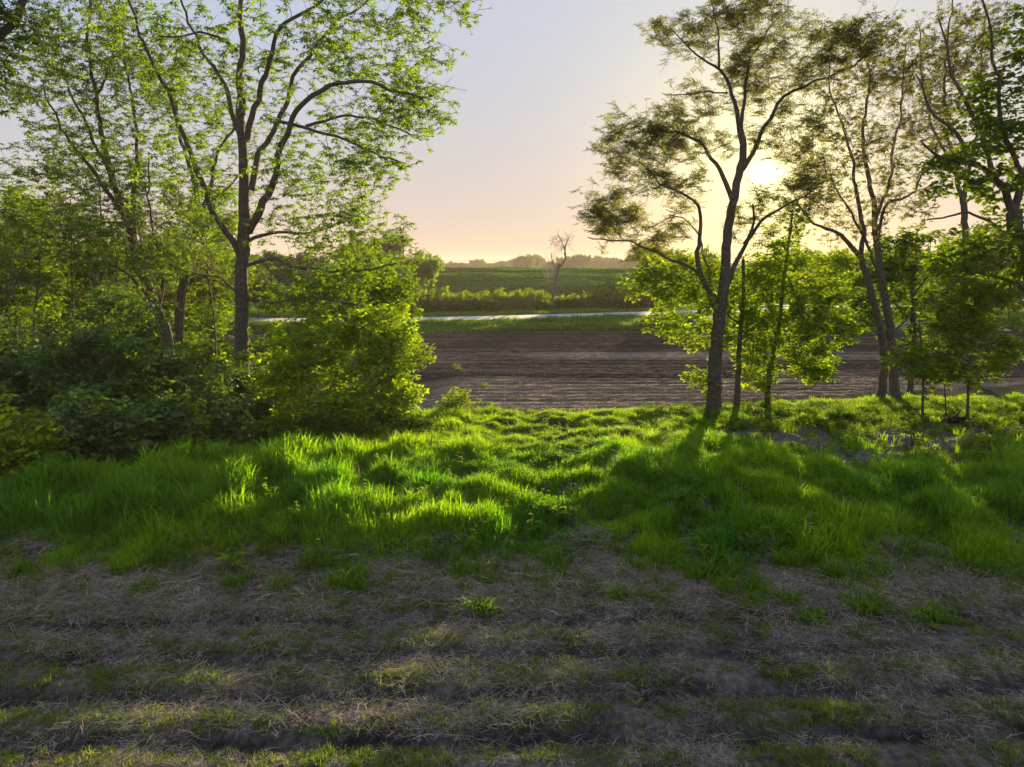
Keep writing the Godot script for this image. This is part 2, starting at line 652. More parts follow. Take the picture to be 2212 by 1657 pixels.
# ------------------------------------------------------------------ sky
func sky_image(sun: Vector3) -> Image:
	var w := 1024
	var h := 512
	var data := PackedFloat32Array()
	data.resize(w * h * 3)
	var saz := atan2(sun.x, -sun.z)
	var cx := PackedFloat32Array()
	var sx := PackedFloat32Array()
	for i in w:
		var az := TAU * (i + 0.5) / w
		cx.append(cos(az - saz))
		sx.append(az)
	var sel := asin(sun.y)
	for j in h:
		var el := PI / 2 - PI * (j + 0.5) / h
		var e := maxf(0.0, rad_to_deg(el))
		var k0 := exp(-e / 7.0)
		var k1 := exp(-e / 17.0)
		for i in w:
			var cosang := sin(el) * sin(sel) + cos(el) * cos(sel) * cx[i]
			var ang := rad_to_deg(acos(clampf(cosang, -1, 1)))
			var toward := 0.5 + 0.5 * cx[i]
			# clear air: blue above, milky towards the ground
			var high := Vector3(0.50, 0.565, 0.72).lerp(Vector3(0.30, 0.475, 0.79), clampf((1.0 - toward) * 4.0, 0, 1)).lerp(Vector3(0.50, 0.565, 0.70), sstep(30, 70, e))
			var c := high.lerp(Vector3(0.57, 0.595, 0.62), k1)
			c = c.lerp(Vector3(0.64, 0.53, 0.48).lerp(Vector3(0.83, 0.58, 0.39), toward * toward), k0)
			# wide warm glow and the bright ring round the sun
			c += Vector3(0.16, 0.11, 0.05) * exp(-ang / 12.0)
			c += Vector3(0.38, 0.28, 0.12) * exp(-ang * ang / 120.0)
			c += Vector3(0.35, 0.33, 0.22) * exp(-ang * ang / 22.0)
			c += Vector3(1.4, 1.25, 0.9) * exp(-ang * ang / 0.8)
			c.z *= 1.0 - 0.28 * exp(-ang * ang / 110.0)
			c += Vector3(30, 27, 20) * (1.0 - sstep(0.15, 0.45, ang))
			if el < 0:
				c = Vector3(0.2, 0.18, 0.15)
			var q := (j * w + i) * 3
			data[q] = c.x
			data[q + 1] = c.y
			data[q + 2] = c.z
	return Image.create_from_data(w, h, false, Image.FORMAT_RGBF, data.to_byte_array())


# ------------------------------------------------------------------ the scene
func _ready() -> void:
	var cam := Camera3D.new()
	cam.name = "camera"
	cam.position = Vector3(0, EYE, 0)
	cam.rotation_degrees = Vector3(-PITCH, 0, 0)
	cam.fov = rad_to_deg(2.0 * atan(828.5 / FOCAL))
	cam.near = 0.1
	cam.far = 4000
	add_child(cam)
	cam.current = true
	var sun_dir := (at(1652, 378, 100.0) - Vector3(0, EYE, 0)).normalized()
	var env := Environment.new()
	env.background_mode = Environment.BG_SKY
	env.tonemap_mode = Environment.TONE_MAPPER_LINEAR
	env.tonemap_exposure = 4.2
	env.sdfgi_enabled = true
	env.ssao_enabled = true
	env.ssil_enabled = true
	var sm := PanoramaSkyMaterial.new()
	sm.panorama = ImageTexture.create_from_image(sky_image(sun_dir))
	sm.energy_multiplier = 0.258
	env.sky = Sky.new()
	env.sky.sky_material = sm
	env.volumetric_fog_enabled = true
	env.volumetric_fog_density = 0.00038
	env.volumetric_fog_albedo = Color(1.0, 0.93, 0.84)
	env.volumetric_fog_anisotropy = 0.1
	var we := WorldEnvironment.new()
	we.name = "world_environment"
	we.environment = env
	add_child(we)
	var sun := DirectionalLight3D.new()
	sun.name = "sun"
	add_child(sun)
	sun.look_at_from_position(Vector3.ZERO, -sun_dir, Vector3.UP)
	sun.light_energy = 1.6
	sun.light_color = Color(1.0, 0.91, 0.74)
	sun.light_angular_distance = 0.6
	sun.shadow_enabled = true

	rng.seed = 11
	nz_big.seed = 1; nz_big.frequency = 0.16; nz_big.fractal_octaves = 2
	nz_mid.seed = 2; nz_mid.frequency = 0.62; nz_mid.fractal_octaves = 2
	nz_fine.seed = 3; nz_fine.frequency = 0.9; nz_fine.fractal_octaves = 3
	nz_streak.seed = 4; nz_streak.frequency = 0.35; nz_streak.fractal_octaves = 3
	materials()
	leaf_sets()
	build_ground()
	build_grass()
	build_left_trees()
	build_right_trees()
	build_background()
	build_small_things()
	print("leaves ", leaf_total, " ms ", Time.get_ticks_msec())


# ------------------------------------------------------------------ ground
func grid(xs: PackedFloat32Array, ds: PackedFloat32Array, lift: float, col: Callable, shape: Callable) -> ArrayMesh:
	var mb := MB.new()
	var nx := xs.size()
	var nd := ds.size()
	mb.v.resize(nx * nd); mb.n.resize(nx * nd); mb.c.resize(nx * nd)
	for j in nd:
		for i in nx:
			var p: Vector2 = Vector2(xs[i], ds[j])
			var y: float = shape.call(p.x, p.y) + lift
			mb.v[j * nx + i] = Vector3(p.x, y, -p.y)
			mb.c[j * nx + i] = col.call(p.x, p.y)
	for j in nd:
		for i in nx:
			var a := mb.v[j * nx + mini(i + 1, nx - 1)] - mb.v[j * nx + maxi(i - 1, 0)]
			var b := mb.v[mini(j + 1, nd - 1) * nx + i] - mb.v[maxi(j - 1, 0) * nx + i]
			mb.n[j * nx + i] = a.cross(b).normalized()
	mb.ix.resize((nx - 1) * (nd - 1) * 6)
	var q := 0
	for j in nd - 1:
		for i in nx - 1:
			var a := j * nx + i
			mb.ix[q] = a; mb.ix[q + 1] = a + nx; mb.ix[q + 2] = a + nx + 1
			mb.ix[q + 3] = a; mb.ix[q + 4] = a + nx + 1; mb.ix[q + 5] = a + 1
			q += 6
	return mb.mesh()


func run(list: Array) -> PackedFloat32Array:          # [start, step, end, step, end ...]
	var out := PackedFloat32Array()
	var x: float = list[0]
	var k := 1
	while k < list.size():
		var stp: float = list[k]
		var n := maxi(1, roundi((list[k + 1] - x) / stp))
		var x0 := x
		for i in n:
			out.append(x0 + (list[k + 1] - x0) * i / n)
		x = list[k + 1]
		k += 2
	out.append(x)
	return out


func ground_color(x: float, d: float) -> Color:
	var a := nz_fine.get_noise_2d(x * 1.2, d * 1.6)
	var soil := Color(0.09, 0.077, 0.067).lerp(Color(0.25, 0.21, 0.175), clampf(0.5 + a, 0, 1))
	if d < 12:      # soil colour is darker along the middle of each wheel track
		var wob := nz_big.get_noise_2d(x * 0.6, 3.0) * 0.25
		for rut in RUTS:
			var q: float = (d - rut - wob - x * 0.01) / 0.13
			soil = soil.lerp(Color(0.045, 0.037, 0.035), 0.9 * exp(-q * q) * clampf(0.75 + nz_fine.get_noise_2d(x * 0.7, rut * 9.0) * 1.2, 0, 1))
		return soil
	if d < 57:
		if bare_right(x, d) > 0.5:
			return soil.lerp(Color(0.24, 0.2, 0.165), 0.6)
		return soil.lerp(Color(0.045, 0.06, 0.016), sstep(11.5, 13, d) * 0.6)
	var g := Color(0.06, 0.14, 0.018).lerp(Color(0.11, 0.22, 0.025), clampf(0.5 + nz_big.get_noise_2d(x * 0.35, d * 1.3) * 1.1, 0, 1))
	if d > 85:
		g = Color(0.06, 0.145, 0.026).lerp(Color(0.11, 0.23, 0.036), clampf(0.45 + nz_big.get_noise_2d(x * 0.12, d * 0.9) * 1.2, 0, 1))
	# a bare, stony patch before the road
	var bare := exp(-pow((x - 15.0) / 13.0, 2.0) - pow((d - 60.3) / 1.3, 2.0)) * 1.5 + nz_fine.get_noise_2d(x * 0.5, d) * 0.4
	if d < 70:
		g = g.lerp(Color(0.3, 0.27, 0.25), sstep(0.35, 0.8, bare))
	return g


func field_shape(x: float, d: float) -> float:
	var q := d + 0.0035 * (x - 6) * (x - 6) * (1 - (d - 24) / 60.0) + nz_big.get_noise_2d(x * 0.3, d * 0.3) * 0.25
	return height(x, d) + sin(q * TAU / 0.8) * 0.022 + nz_fine.get_noise_2d(x * 1.2, d * 3.0) * 0.05 + nz_fine.get_noise_2d(x * 4.0, d * 4.0 + 30) * 0.03 + 0.05


func field_color(x: float, d: float) -> Color:
	var s := nz_streak.get_noise_2d(x * 0.05, d * 1.6) * 0.8 + nz_streak.get_noise_2d(x * 0.10 + 90, (d + 0.0035 * (x - 6) * (x - 6)) * 4.5) * 0.6 + nz_fine.get_noise_2d(x * 3.0, d * 5.0) * 0.35
	# crusted, paler ground on the near side; a damp band, then a pale tongue, then dark again to the far edge
	var b := 0.8 - sstep(31.5, 35, d + nz_big.get_noise_2d(x * 0.4, 7) * 2.5) * 0.85
	b += 0.75 * exp(-pow((d - 41.0 - (x - 8) * 0.03) / 1.6, 2)) * sstep(-1, 5, x)
	b += 0.45 * exp(-pow((d - 39.0) / 1.2, 2)) * sstep(0, -4, x)
	b += 0.2 * sstep(26, 24.5, d)
	var f := clampf(b + s * 0.75, 0, 1)
	return Color(0.088, 0.069, 0.057).lerp(Color(0.41, 0.32, 0.255), f)


func build_ground() -> void:
	var xs := run([-1000, 145, -420, 40, -140, 8, -36, 1.0, -14, 0.25, -8, 0.075, 8, 0.25, 16, 1.0, 40, 8, 160, 40, 440, 140, 1000])
	var ds := run([-30, 4, -2, 1, 4.6, 0.05, 11, 0.16, 27, 1.2, 60, 0.8, 90, 1.0, 136, 6, 320, 30, 800, 100, 1000])
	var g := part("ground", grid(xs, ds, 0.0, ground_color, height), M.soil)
	tag(g, "rough ground running from the mown strip to the far hills", "", "", "structure")
	var fx := run([-70, 2.5, -24, 0.3, 26, 2.5, 90])
	var fd := run([24.2, 0.085, 42, 0.14, 57.4])
	var f := part("tilled_field", grid(fx, fd, 0.0, field_color, func(x, d): return field_shape(x, d) - 0.22 * sstep(0.6, 0.0, d - 24.2) - 0.3 * sstep(56.4, 57.4, d) - 0.3 * sstep(26.6, 25.4, d - maxf(0, x - 6) * 0.25) * sstep(5, 9, x)), M.soil)
	tag(f, "dark tilled field with fine furrows between the bank and the road", "", "", "structure")
	# the gravel road, and the drive that leaves it on the right
	var mb := MB.new()
	var rows := 200
	for i in rows:
		var x := -60.0 + 150.0 * i / (rows - 1)
		var dd := road_d(x)
		for k in 5:
			var off := -2.3 + 4.6 * k / 4.0
			mb.v.append(Vector3(x, height(x, dd + off) + 0.03 + 0.06 * (1.0 - absf(off) / 2.3), -(dd + off)))
			mb.n.append(Vector3.UP)
			var w := 0.50 + nz_fine.get_noise_2d(x * 0.4, off * 2.0) * 0.12 + (0.05 if k % 2 else -0.02)
			mb.c.append(Color(w, w * 0.95, w * 0.92))
	for i in rows - 1:
		for k in 4:
			var a := i * 5 + k
			mb.ix.append_array(PackedInt32Array([a, a + 1, a + 6, a, a + 6, a + 5]))
	tag(part("gravel_road", mb.mesh(), M.gravel), "pale gravel road crossing behind the field", "", "", "structure")
	mb = MB.new()
	var dv := smooth_line(PackedVector3Array([Vector3(21.5, 0, -75.0), Vector3(23.0, 0, -68.0), Vector3(25.5, 0, -63.0), Vector3(30, 0, -59.8), Vector3(40, 0, -58.2)]), 1.0)
	for i in dv.size():
		var tdir := (dv[mini(i + 1, dv.size() - 1)] - dv[maxi(i - 1, 0)]).normalized()
		var s := tdir.cross(Vector3.UP)
		for k in 3:
			var p := dv[i] + s * (k - 1) * 1.9
			mb.v.append(Vector3(p.x, height(p.x, -p.z) + 0.11 + (0.05 if k == 1 else 0.0), p.z))
			mb.n.append(Vector3.UP)
			mb.c.append(Color(0.42, 0.39, 0.37))
	for i in dv.size() - 1:
		for k in 2:
			var a := i * 3 + k
			mb.ix.append_array(PackedInt32Array([a, a + 3, a + 4, a, a + 4, a + 1]))
	tag(part("gravel_drive", mb.mesh(), M.gravel), "gravel drive branching off the road towards the right", "", "", "structure")


func grass_edge(x: float) -> float:
	return 10.15 + nz_big.get_noise_2d(x * 2.2, 40) * 0.8 + nz_mid.get_noise_2d(x * 1.6, 8) * 0.7 - 0.5 * sstep(3, 8, x) + 0.3 * exp(-pow((x - 1.2) / 1.5, 2))


func thicket_edge(x: float) -> float:
	return 13.1 + (x + 10.0) * 1.05 if x < -3.6 else 99.0


func crest(x: float) -> float:
	return 24.6 + maxf(0.0, x - 6) * 0.3


func bare_right(x: float, d: float) -> float:      # open ground with weeds on the right
	return sstep(0.0, 1.2, x - 6.6 + absf(d - 17.0) * 0.35 + nz_big.get_noise_2d(x, d) * 1.5) * sstep(14.4, 15.2, d) * (1 - sstep(20.5, 22.0, d))


func grass_height(x: float, d: float) -> float:
	var side := sstep(0.3, 2.4, absf(x - 1.0 - nz_big.get_noise_2d(3, d * 0.7) * 0.5))
	var h := lerpf(0.22, 0.38, side)
	h = lerpf(h, 0.56, sstep(-1.2, -4.5, x) * (1 - sstep(13.5, 17, d)))
	h *= 1.0 - 0.45 * sstep(15.5, 19, d) * sstep(-4.5, -1, x)
	h *= clampf(0.95 + nz_mid.get_noise_2d(x * 1.15 + 30, d * 1.15) * 1.05 + nz_big.get_noise_2d(x * 1.3, d * 2.0 + 60) * 0.5, 0.35, 1.5)
	h *= 0.45 + 0.55 * sstep(0.0, 0.9, d - grass_edge(x))
	h *= 0.8
	h *= 1.0 - 0.5 * sstep(2.6, 0.2, thicket_edge(x) - d)
	return h


func build_grass() -> void:
	var r := RandomNumberGenerator.new()
	r.seed = 21
	var xf := [[], [], [], []]
	var tint := [PackedColorArray(), PackedColorArray(), PackedColorArray(), PackedColorArray()]
	var tries := 56000
	for i in tries:
		var d := 9.4 + 17.5 * pow(r.randf(), 0.85)
		var x := r.randf_range(-0.86, 0.86) * d
		if d < grass_edge(x) or d > thicket_edge(x) + r.randf_range(0.0, 0.5) or d > crest(x) + r.randf_range(-0.5, 0.4):
			continue
		if r.randf() < bare_right(x, d) * 0.95:
			continue
		if d > 17 and r.randf() < 0.2:
			continue
		if nz_mid.get_noise_2d(x * 1.5 - 40, d * 1.5) < r.randf_range(-0.75, -0.38):
			continue
		var track := absf(x - 1.0 - nz_big.get_noise_2d(3, d * 0.7) * 0.5 - 0.02 * (d - 10))
		if d < 19 and track < 0.42 and r.randf() < 0.55 * (1.0 - track / 0.42) + 0.1:
			continue
		var h := grass_height(x, d) * r.randf_range(0.65, 1.35)
		var k := r.randi() % 4
		var w := clampf(h * 1.1, 0.45, 1.0) * r.randf_range(0.85, 1.2)
		var bs := Basis(rdir(r), r.randf() * 0.32) * Basis(Vector3.UP, r.randf() * TAU).scaled(Vector3(w, h, w))
		xf[k].append(Transform3D(bs, Vector3(x, height(x, d) - 0.02, -d)))
		var f := clampf(0.5 + nz_big.get_noise_2d(x * 1.7 + 11, d * 1.7) * 0.9 + r.randf_range(-0.25, 0.25), 0, 1)
		var c := Color(0.11, 0.30, 0.025).lerp(Color(0.30, 0.48, 0.02), f)
		tint[k].append(c.lerp(Color(0.36, 0.49, 0.015), 0.55 * sstep(13, 20, d)))  # sunlight on the crest is put into the tint, yellower farther back
	for i in 1500:      # the ragged front where it thins out into the straw
		var x := r.randf_range(-9.0, 9.0)
		var d := grass_edge(x) + 0.1 - absf(r.randfn(0, 0.55))
		if nz_mid.get_noise_2d(x * 1.5, d * 1.5 + 5) < r.randf_range(-0.3, 0.35):
			continue
		var k := r.randi() % 4
		var h := r.randf_range(0.07, 0.26) * clampf(1.2 - (grass_edge(x) - d) * 0.7, 0.4, 1.2)
		var w := r.randf_range(0.25, 0.6)
		xf[k].append(Transform3D(Basis(rdir(r), r.randf() * 0.35) * Basis(Vector3.UP, r.randf() * TAU).scaled(Vector3(w, h, w)), Vector3(x, height(x, d) - 0.01, -d)))
		tint[k].append(Color(0.08, 0.19, 0.02).lerp(Color(0.24, 0.34, 0.02), r.randf()))
	var root := thing("bank_grass", "lush green grass covering the bank across the middle of the picture", "grass", Vector3.ZERO)
	root.set_meta("kind", "stuff")
	for k in 4:
		scatter("grass_clumps", L["grass%d" % k], M.blade, xf[k], tint[k], root)

	# thin new growth in the mown strip
	xf = [[], [], []]
	tint = [PackedColorArray(), PackedColorArray(), PackedColorArray()]
	for i in 32000:
		var d := r.randf_range(4.6, 10.9)
		var x := r.randf_range(-0.86, 0.86) * d
		var q := nz_mid.get_noise_2d(x * 1.0 + 70, d * 1.2) * 0.8 + nz_fine.get_noise_2d(x * 2.0, d * 2.4) * 0.7
		if q < r.randf_range(-0.5, 0.9) or height(x, d) - (height(x, d - 0.22) + height(x, d + 0.22)) * 0.5 < -0.018:
			continue
		var k := r.randi() % 3
		var h := r.randf_range(0.02, 0.08) * (1.4 if d > 9.6 else 1.0)
		var w := r.randf_range(0.05, 0.2)
		xf[k].append(Transform3D(Basis(Vector3.UP, r.randf() * TAU).scaled(Vector3(w, h, w)), Vector3(x, height(x, d), -d)))
		tint[k].append(Color(0.11, 0.18, 0.04).lerp(Color(0.26, 0.33, 0.05), pow(r.randf(), 1.5)))
	root = thing("new_grass", "thin yellowish new grass sprouting through the mown strip in front", "grass", Vector3.ZERO)
	root.set_meta("kind", "stuff")
	for k in 3:
		scatter("grass_sprouts", L["tuft%d" % k], M.blade, xf[k], tint[k], root)

	# crumbs and clods of soil
	var lump := MB.new()
	var cr := []
	for k in 8:
		cr.append((Vector3(1 if k & 1 else -1, 0.8 if k & 2 else -0.5, 1 if k & 4 else -1) * 0.55 + rdir(r) * 0.3))
	for f in [[0, 2, 3, 1], [4, 5, 7, 6], [0, 1, 5, 4], [2, 6, 7, 3], [0, 4, 6, 2], [1, 3, 7, 5]]:
		lump.tri(cr[f[0]], cr[f[1]], cr[f[2]])
		lump.tri(cr[f[0]], cr[f[2]], cr[f[3]])
	var lx := []
	var lt := PackedColorArray()
	for i in 9000:
		var d := r.randf_range(4.6, 10.2)
		var x := r.randf_range(-0.86, 0.86) * d
		if nz_mid.get_noise_2d(x * 1.2 + 9, d * 1.2) < r.randf_range(-0.5, 0.5):
			continue
		var s := 0.005 + 0.017 * pow(r.randf(), 3.0)
		lx.append(Transform3D(Basis(rdir(r), r.randf() * TAU).scaled(Vector3(s, s, s)), Vector3(x, height(x, d) + s * 0.2, -d)))
		lt.append(Color(0.06, 0.05, 0.045).lerp(Color(0.24, 0.2, 0.165), r.randf()))
	tag(scatter("soil_crumbs", lump.mesh(), M.twig, lx, lt), "dark crumbs and small clods of soil on the bare strip in front", "soil", "", "stuff")

	# straw left lying
	xf = [[], [], [], []]
	tint = [PackedColorArray(), PackedColorArray(), PackedColorArray(), PackedColorArray()]
	for i in 13000:
		var d := r.randf_range(4.6, 11.2)
		var x := r.randf_range(-0.86, 0.86) * d
		var thick := 0.45 + nz_mid.get_noise_2d(x * 0.7, d * 1.4 + 20) * 0.9 + 0.55 * exp(-pow((d - 9.4) / 1.0, 2))
		thick *= 0.55 + 0.45 * sstep(5.9, 7.0, d)
		var dip := height(x, d) - (height(x, d - 0.22) + height(x, d + 0.22)) * 0.5
		if dip < -0.014 and d < 8.8 and r.randf() < 0.85:
			continue
		if r.randf() > thick:
			continue
		var k := r.randi() % 4
		var s := r.randf_range(0.5, 1.1) * (1.3 if d > 8.6 and r.randf() < 0.5 else 1.0)
		xf[k].append(Transform3D(Basis(rdir(r), r.randf() * 0.12) * Basis(Vector3.UP, r.randf() * TAU).scaled(Vector3(s, s, s)), Vector3(x, height(x, d) + 0.004, -d)))
		tint[k].append(Color(0.2, 0.165, 0.125).lerp(Color(0.6, 0.51, 0.4), pow(r.randf(), 1.4)))
	# long flattened stalks along the foot of the bank
	for i in 1100:
		var x := r.randf_range(-8.6, 8.6)
		var d := grass_edge(x) - 0.35 + r.randfn(0, 0.45)
		if nz_mid.get_noise_2d(x * 0.8 + 33, d * 0.8) < r.randf_range(-0.5, 0.2):
			continue
		var k := r.randi() % 4
		var s := r.randf_range(1.0, 1.9)
		xf[k].append(Transform3D(Basis(rdir(r), r.randf() * 0.1) * Basis(Vector3.UP, nz_mid.get_noise_2d(x * 0.7, d) * 4.0 + r.randf()).scaled(Vector3(s, s, s)), Vector3(x, height(x, d) + 0.006, -d)))
		tint[k].append(Color(0.22, 0.175, 0.125).lerp(Color(0.62, 0.52, 0.39), pow(r.randf(), 1.3)))
	root = thing("straw_litter", "dry straw and mown stalks strewn over the bare strip in front", "straw", Vector3.ZERO)
	root.set_meta("kind", "stuff")
	for k in 4:
		scatter("straw_stalks", L["straw%d" % k], M.straw, xf[k], tint[k], root)

	# last year's dead stems among the green
	var dx := []
	var dt := PackedColorArray()
	for i in 420:
		var d := r.randf_range(9.8, 22)
		var x := r.randf_range(-0.8, 0.8) * d
		if d > thicket_edge(x) or nz_mid.get_noise_2d(x * 0.7 + 3, d * 0.7) < 0.0:
			continue
		var h := grass_height(x, d) * r.randf_range(0.9, 1.5) + 0.05
		dx.append(Transform3D(Basis(rdir(r), r.randf() * 0.5) * Basis(Vector3.UP, r.randf() * TAU).scaled(Vector3(0.5, h, 0.5)), Vector3(x, height(x, d), -d)))
		dt.append(Color(0.3, 0.25, 0.15).lerp(Color(0.5, 0.42, 0.27), r.randf()))
	tag(scatter("dead_stems", L.stems, M.straw, dx, dt), "dry pale stems of last year standing among the green grass", "dead grass", "", "stuff")

	# broad-leaved weeds on the open ground to the right
	var wx := []
	var wt := PackedColorArray()
	for i in 5200:
		var d := r.randf_range(14.5, 25.5)
		var x := r.randf_range(4.5, 0.86 * d)
		var b := bare_right(x, d)
		var q := nz_mid.get_noise_2d(x * 0.6 + 5, d * 0.6 + 90) + 0.5 * sstep(18, 22, d) - 0.12
		if (b < 0.3 and d < 20.5) or q < r.randf_range(0.0, 0.5) or d > crest(x):
			continue
		var s := r.randf_range(0.7, 1.5)
		wx.append(Transform3D(Basis(Vector3.UP, r.randf() * TAU).scaled(Vector3(s, s, s)), Vector3(x, height(x, d), -d)))
		wt.append(Color(0.14, 0.24, 0.03).lerp(Color(0.26, 0.38, 0.04), r.randf()))
	for i in 220:
		var d := r.randf_range(10, 22)
		var x := r.randf_range(-0.7, 0.5) * d
		if d < grass_edge(x) or d > thicket_edge(x):
			continue
		var s := r.randf_range(0.8, 1.6)
		wx.append(Transform3D(Basis(Vector3.UP, r.randf() * TAU).scaled(Vector3(s, s * 1.4, s)), Vector3(x, height(x, d), -d)))
		wt.append(Color(0.14, 0.24, 0.03).lerp(Color(0.22, 0.34, 0.04), r.randf()))
	var wd := scatter("low_weeds", L.weed, M.leaf, wx, wt)
	tag(wd, "low broad-leaved weeds on the open ground beneath the right-hand trees", "weeds", "", "stuff")

	# rough grass of the verge and of the embankment
	xf = [[], [], []]
	tint = [PackedColorArray(), PackedColorArray(), PackedColorArray()]
	for i in 14000:
		var d := r.randf_range(57.2, 78)
		var x := r.randf_range(-0.45, 0.75) * d
		if absf(d - road_d(x)) < 2.6 or (nz_big.get_noise_2d(x * 0.3, d * 1.5) < r.randf_range(-0.5, 0.1)):
			continue
		if exp(-pow((x - 15.0) / 12.0, 2.0) - pow((d - 60.3) / 1.2, 2.0)) > 0.35:
			continue
		var k := r.randi() % 3
		var s := r.randf_range(0.9, 1.8)
		xf[k].append(Transform3D(Basis(Vector3.UP, r.randf() * TAU).scaled(Vector3(s, r.randf_range(0.18, 0.5), s)), Vector3(x, height(x, d), -d)))
		tint[k].append(Color(0.12, 0.24, 0.03).lerp(Color(0.22, 0.34, 0.03), r.randf()))
	root = thing("verge_grass", "sunlit rough grass on the verge between field and road", "grass", Vector3.ZERO)
	root.set_meta("kind", "stuff")
	for k in 3:
		scatter("grass_clumps", L["tuft%d" % k], M.blade, xf[k], tint[k], root)
	xf = [[], [], []]
	tint = [PackedColorArray(), PackedColorArray(), PackedColorArray()]
	for i in 16000:
		var d := r.randf_range(84, 134)
		var x := r.randf_range(-0.42, 0.6) * d
		if nz_big.get_noise_2d(x * 0.12, d * 0.6) < r.randf_range(-0.5, 0.3):
			continue
		var k := r.randi() % 3
		var s := r.randf_range(1.0, 2.2)
		xf[k].append(Transform3D(Basis(Vector3.UP, r.randf() * TAU).scaled(Vector3(s, r.randf_range(0.12, 0.3), s)), Vector3(x, height(x, d), -d)))
		tint[k].append(Color(0.08, 0.19, 0.025).lerp(Color(0.14, 0.28, 0.03), r.randf()))
	root = thing("embankment_grass", "short dark green grass on the long embankment behind the road", "grass", Vector3.ZERO)
	root.set_meta("kind", "stuff")
	for k in 3:
		scatter("grass_clumps", L["tuft%d" % k], M.blade, xf[k], tint[k], root)


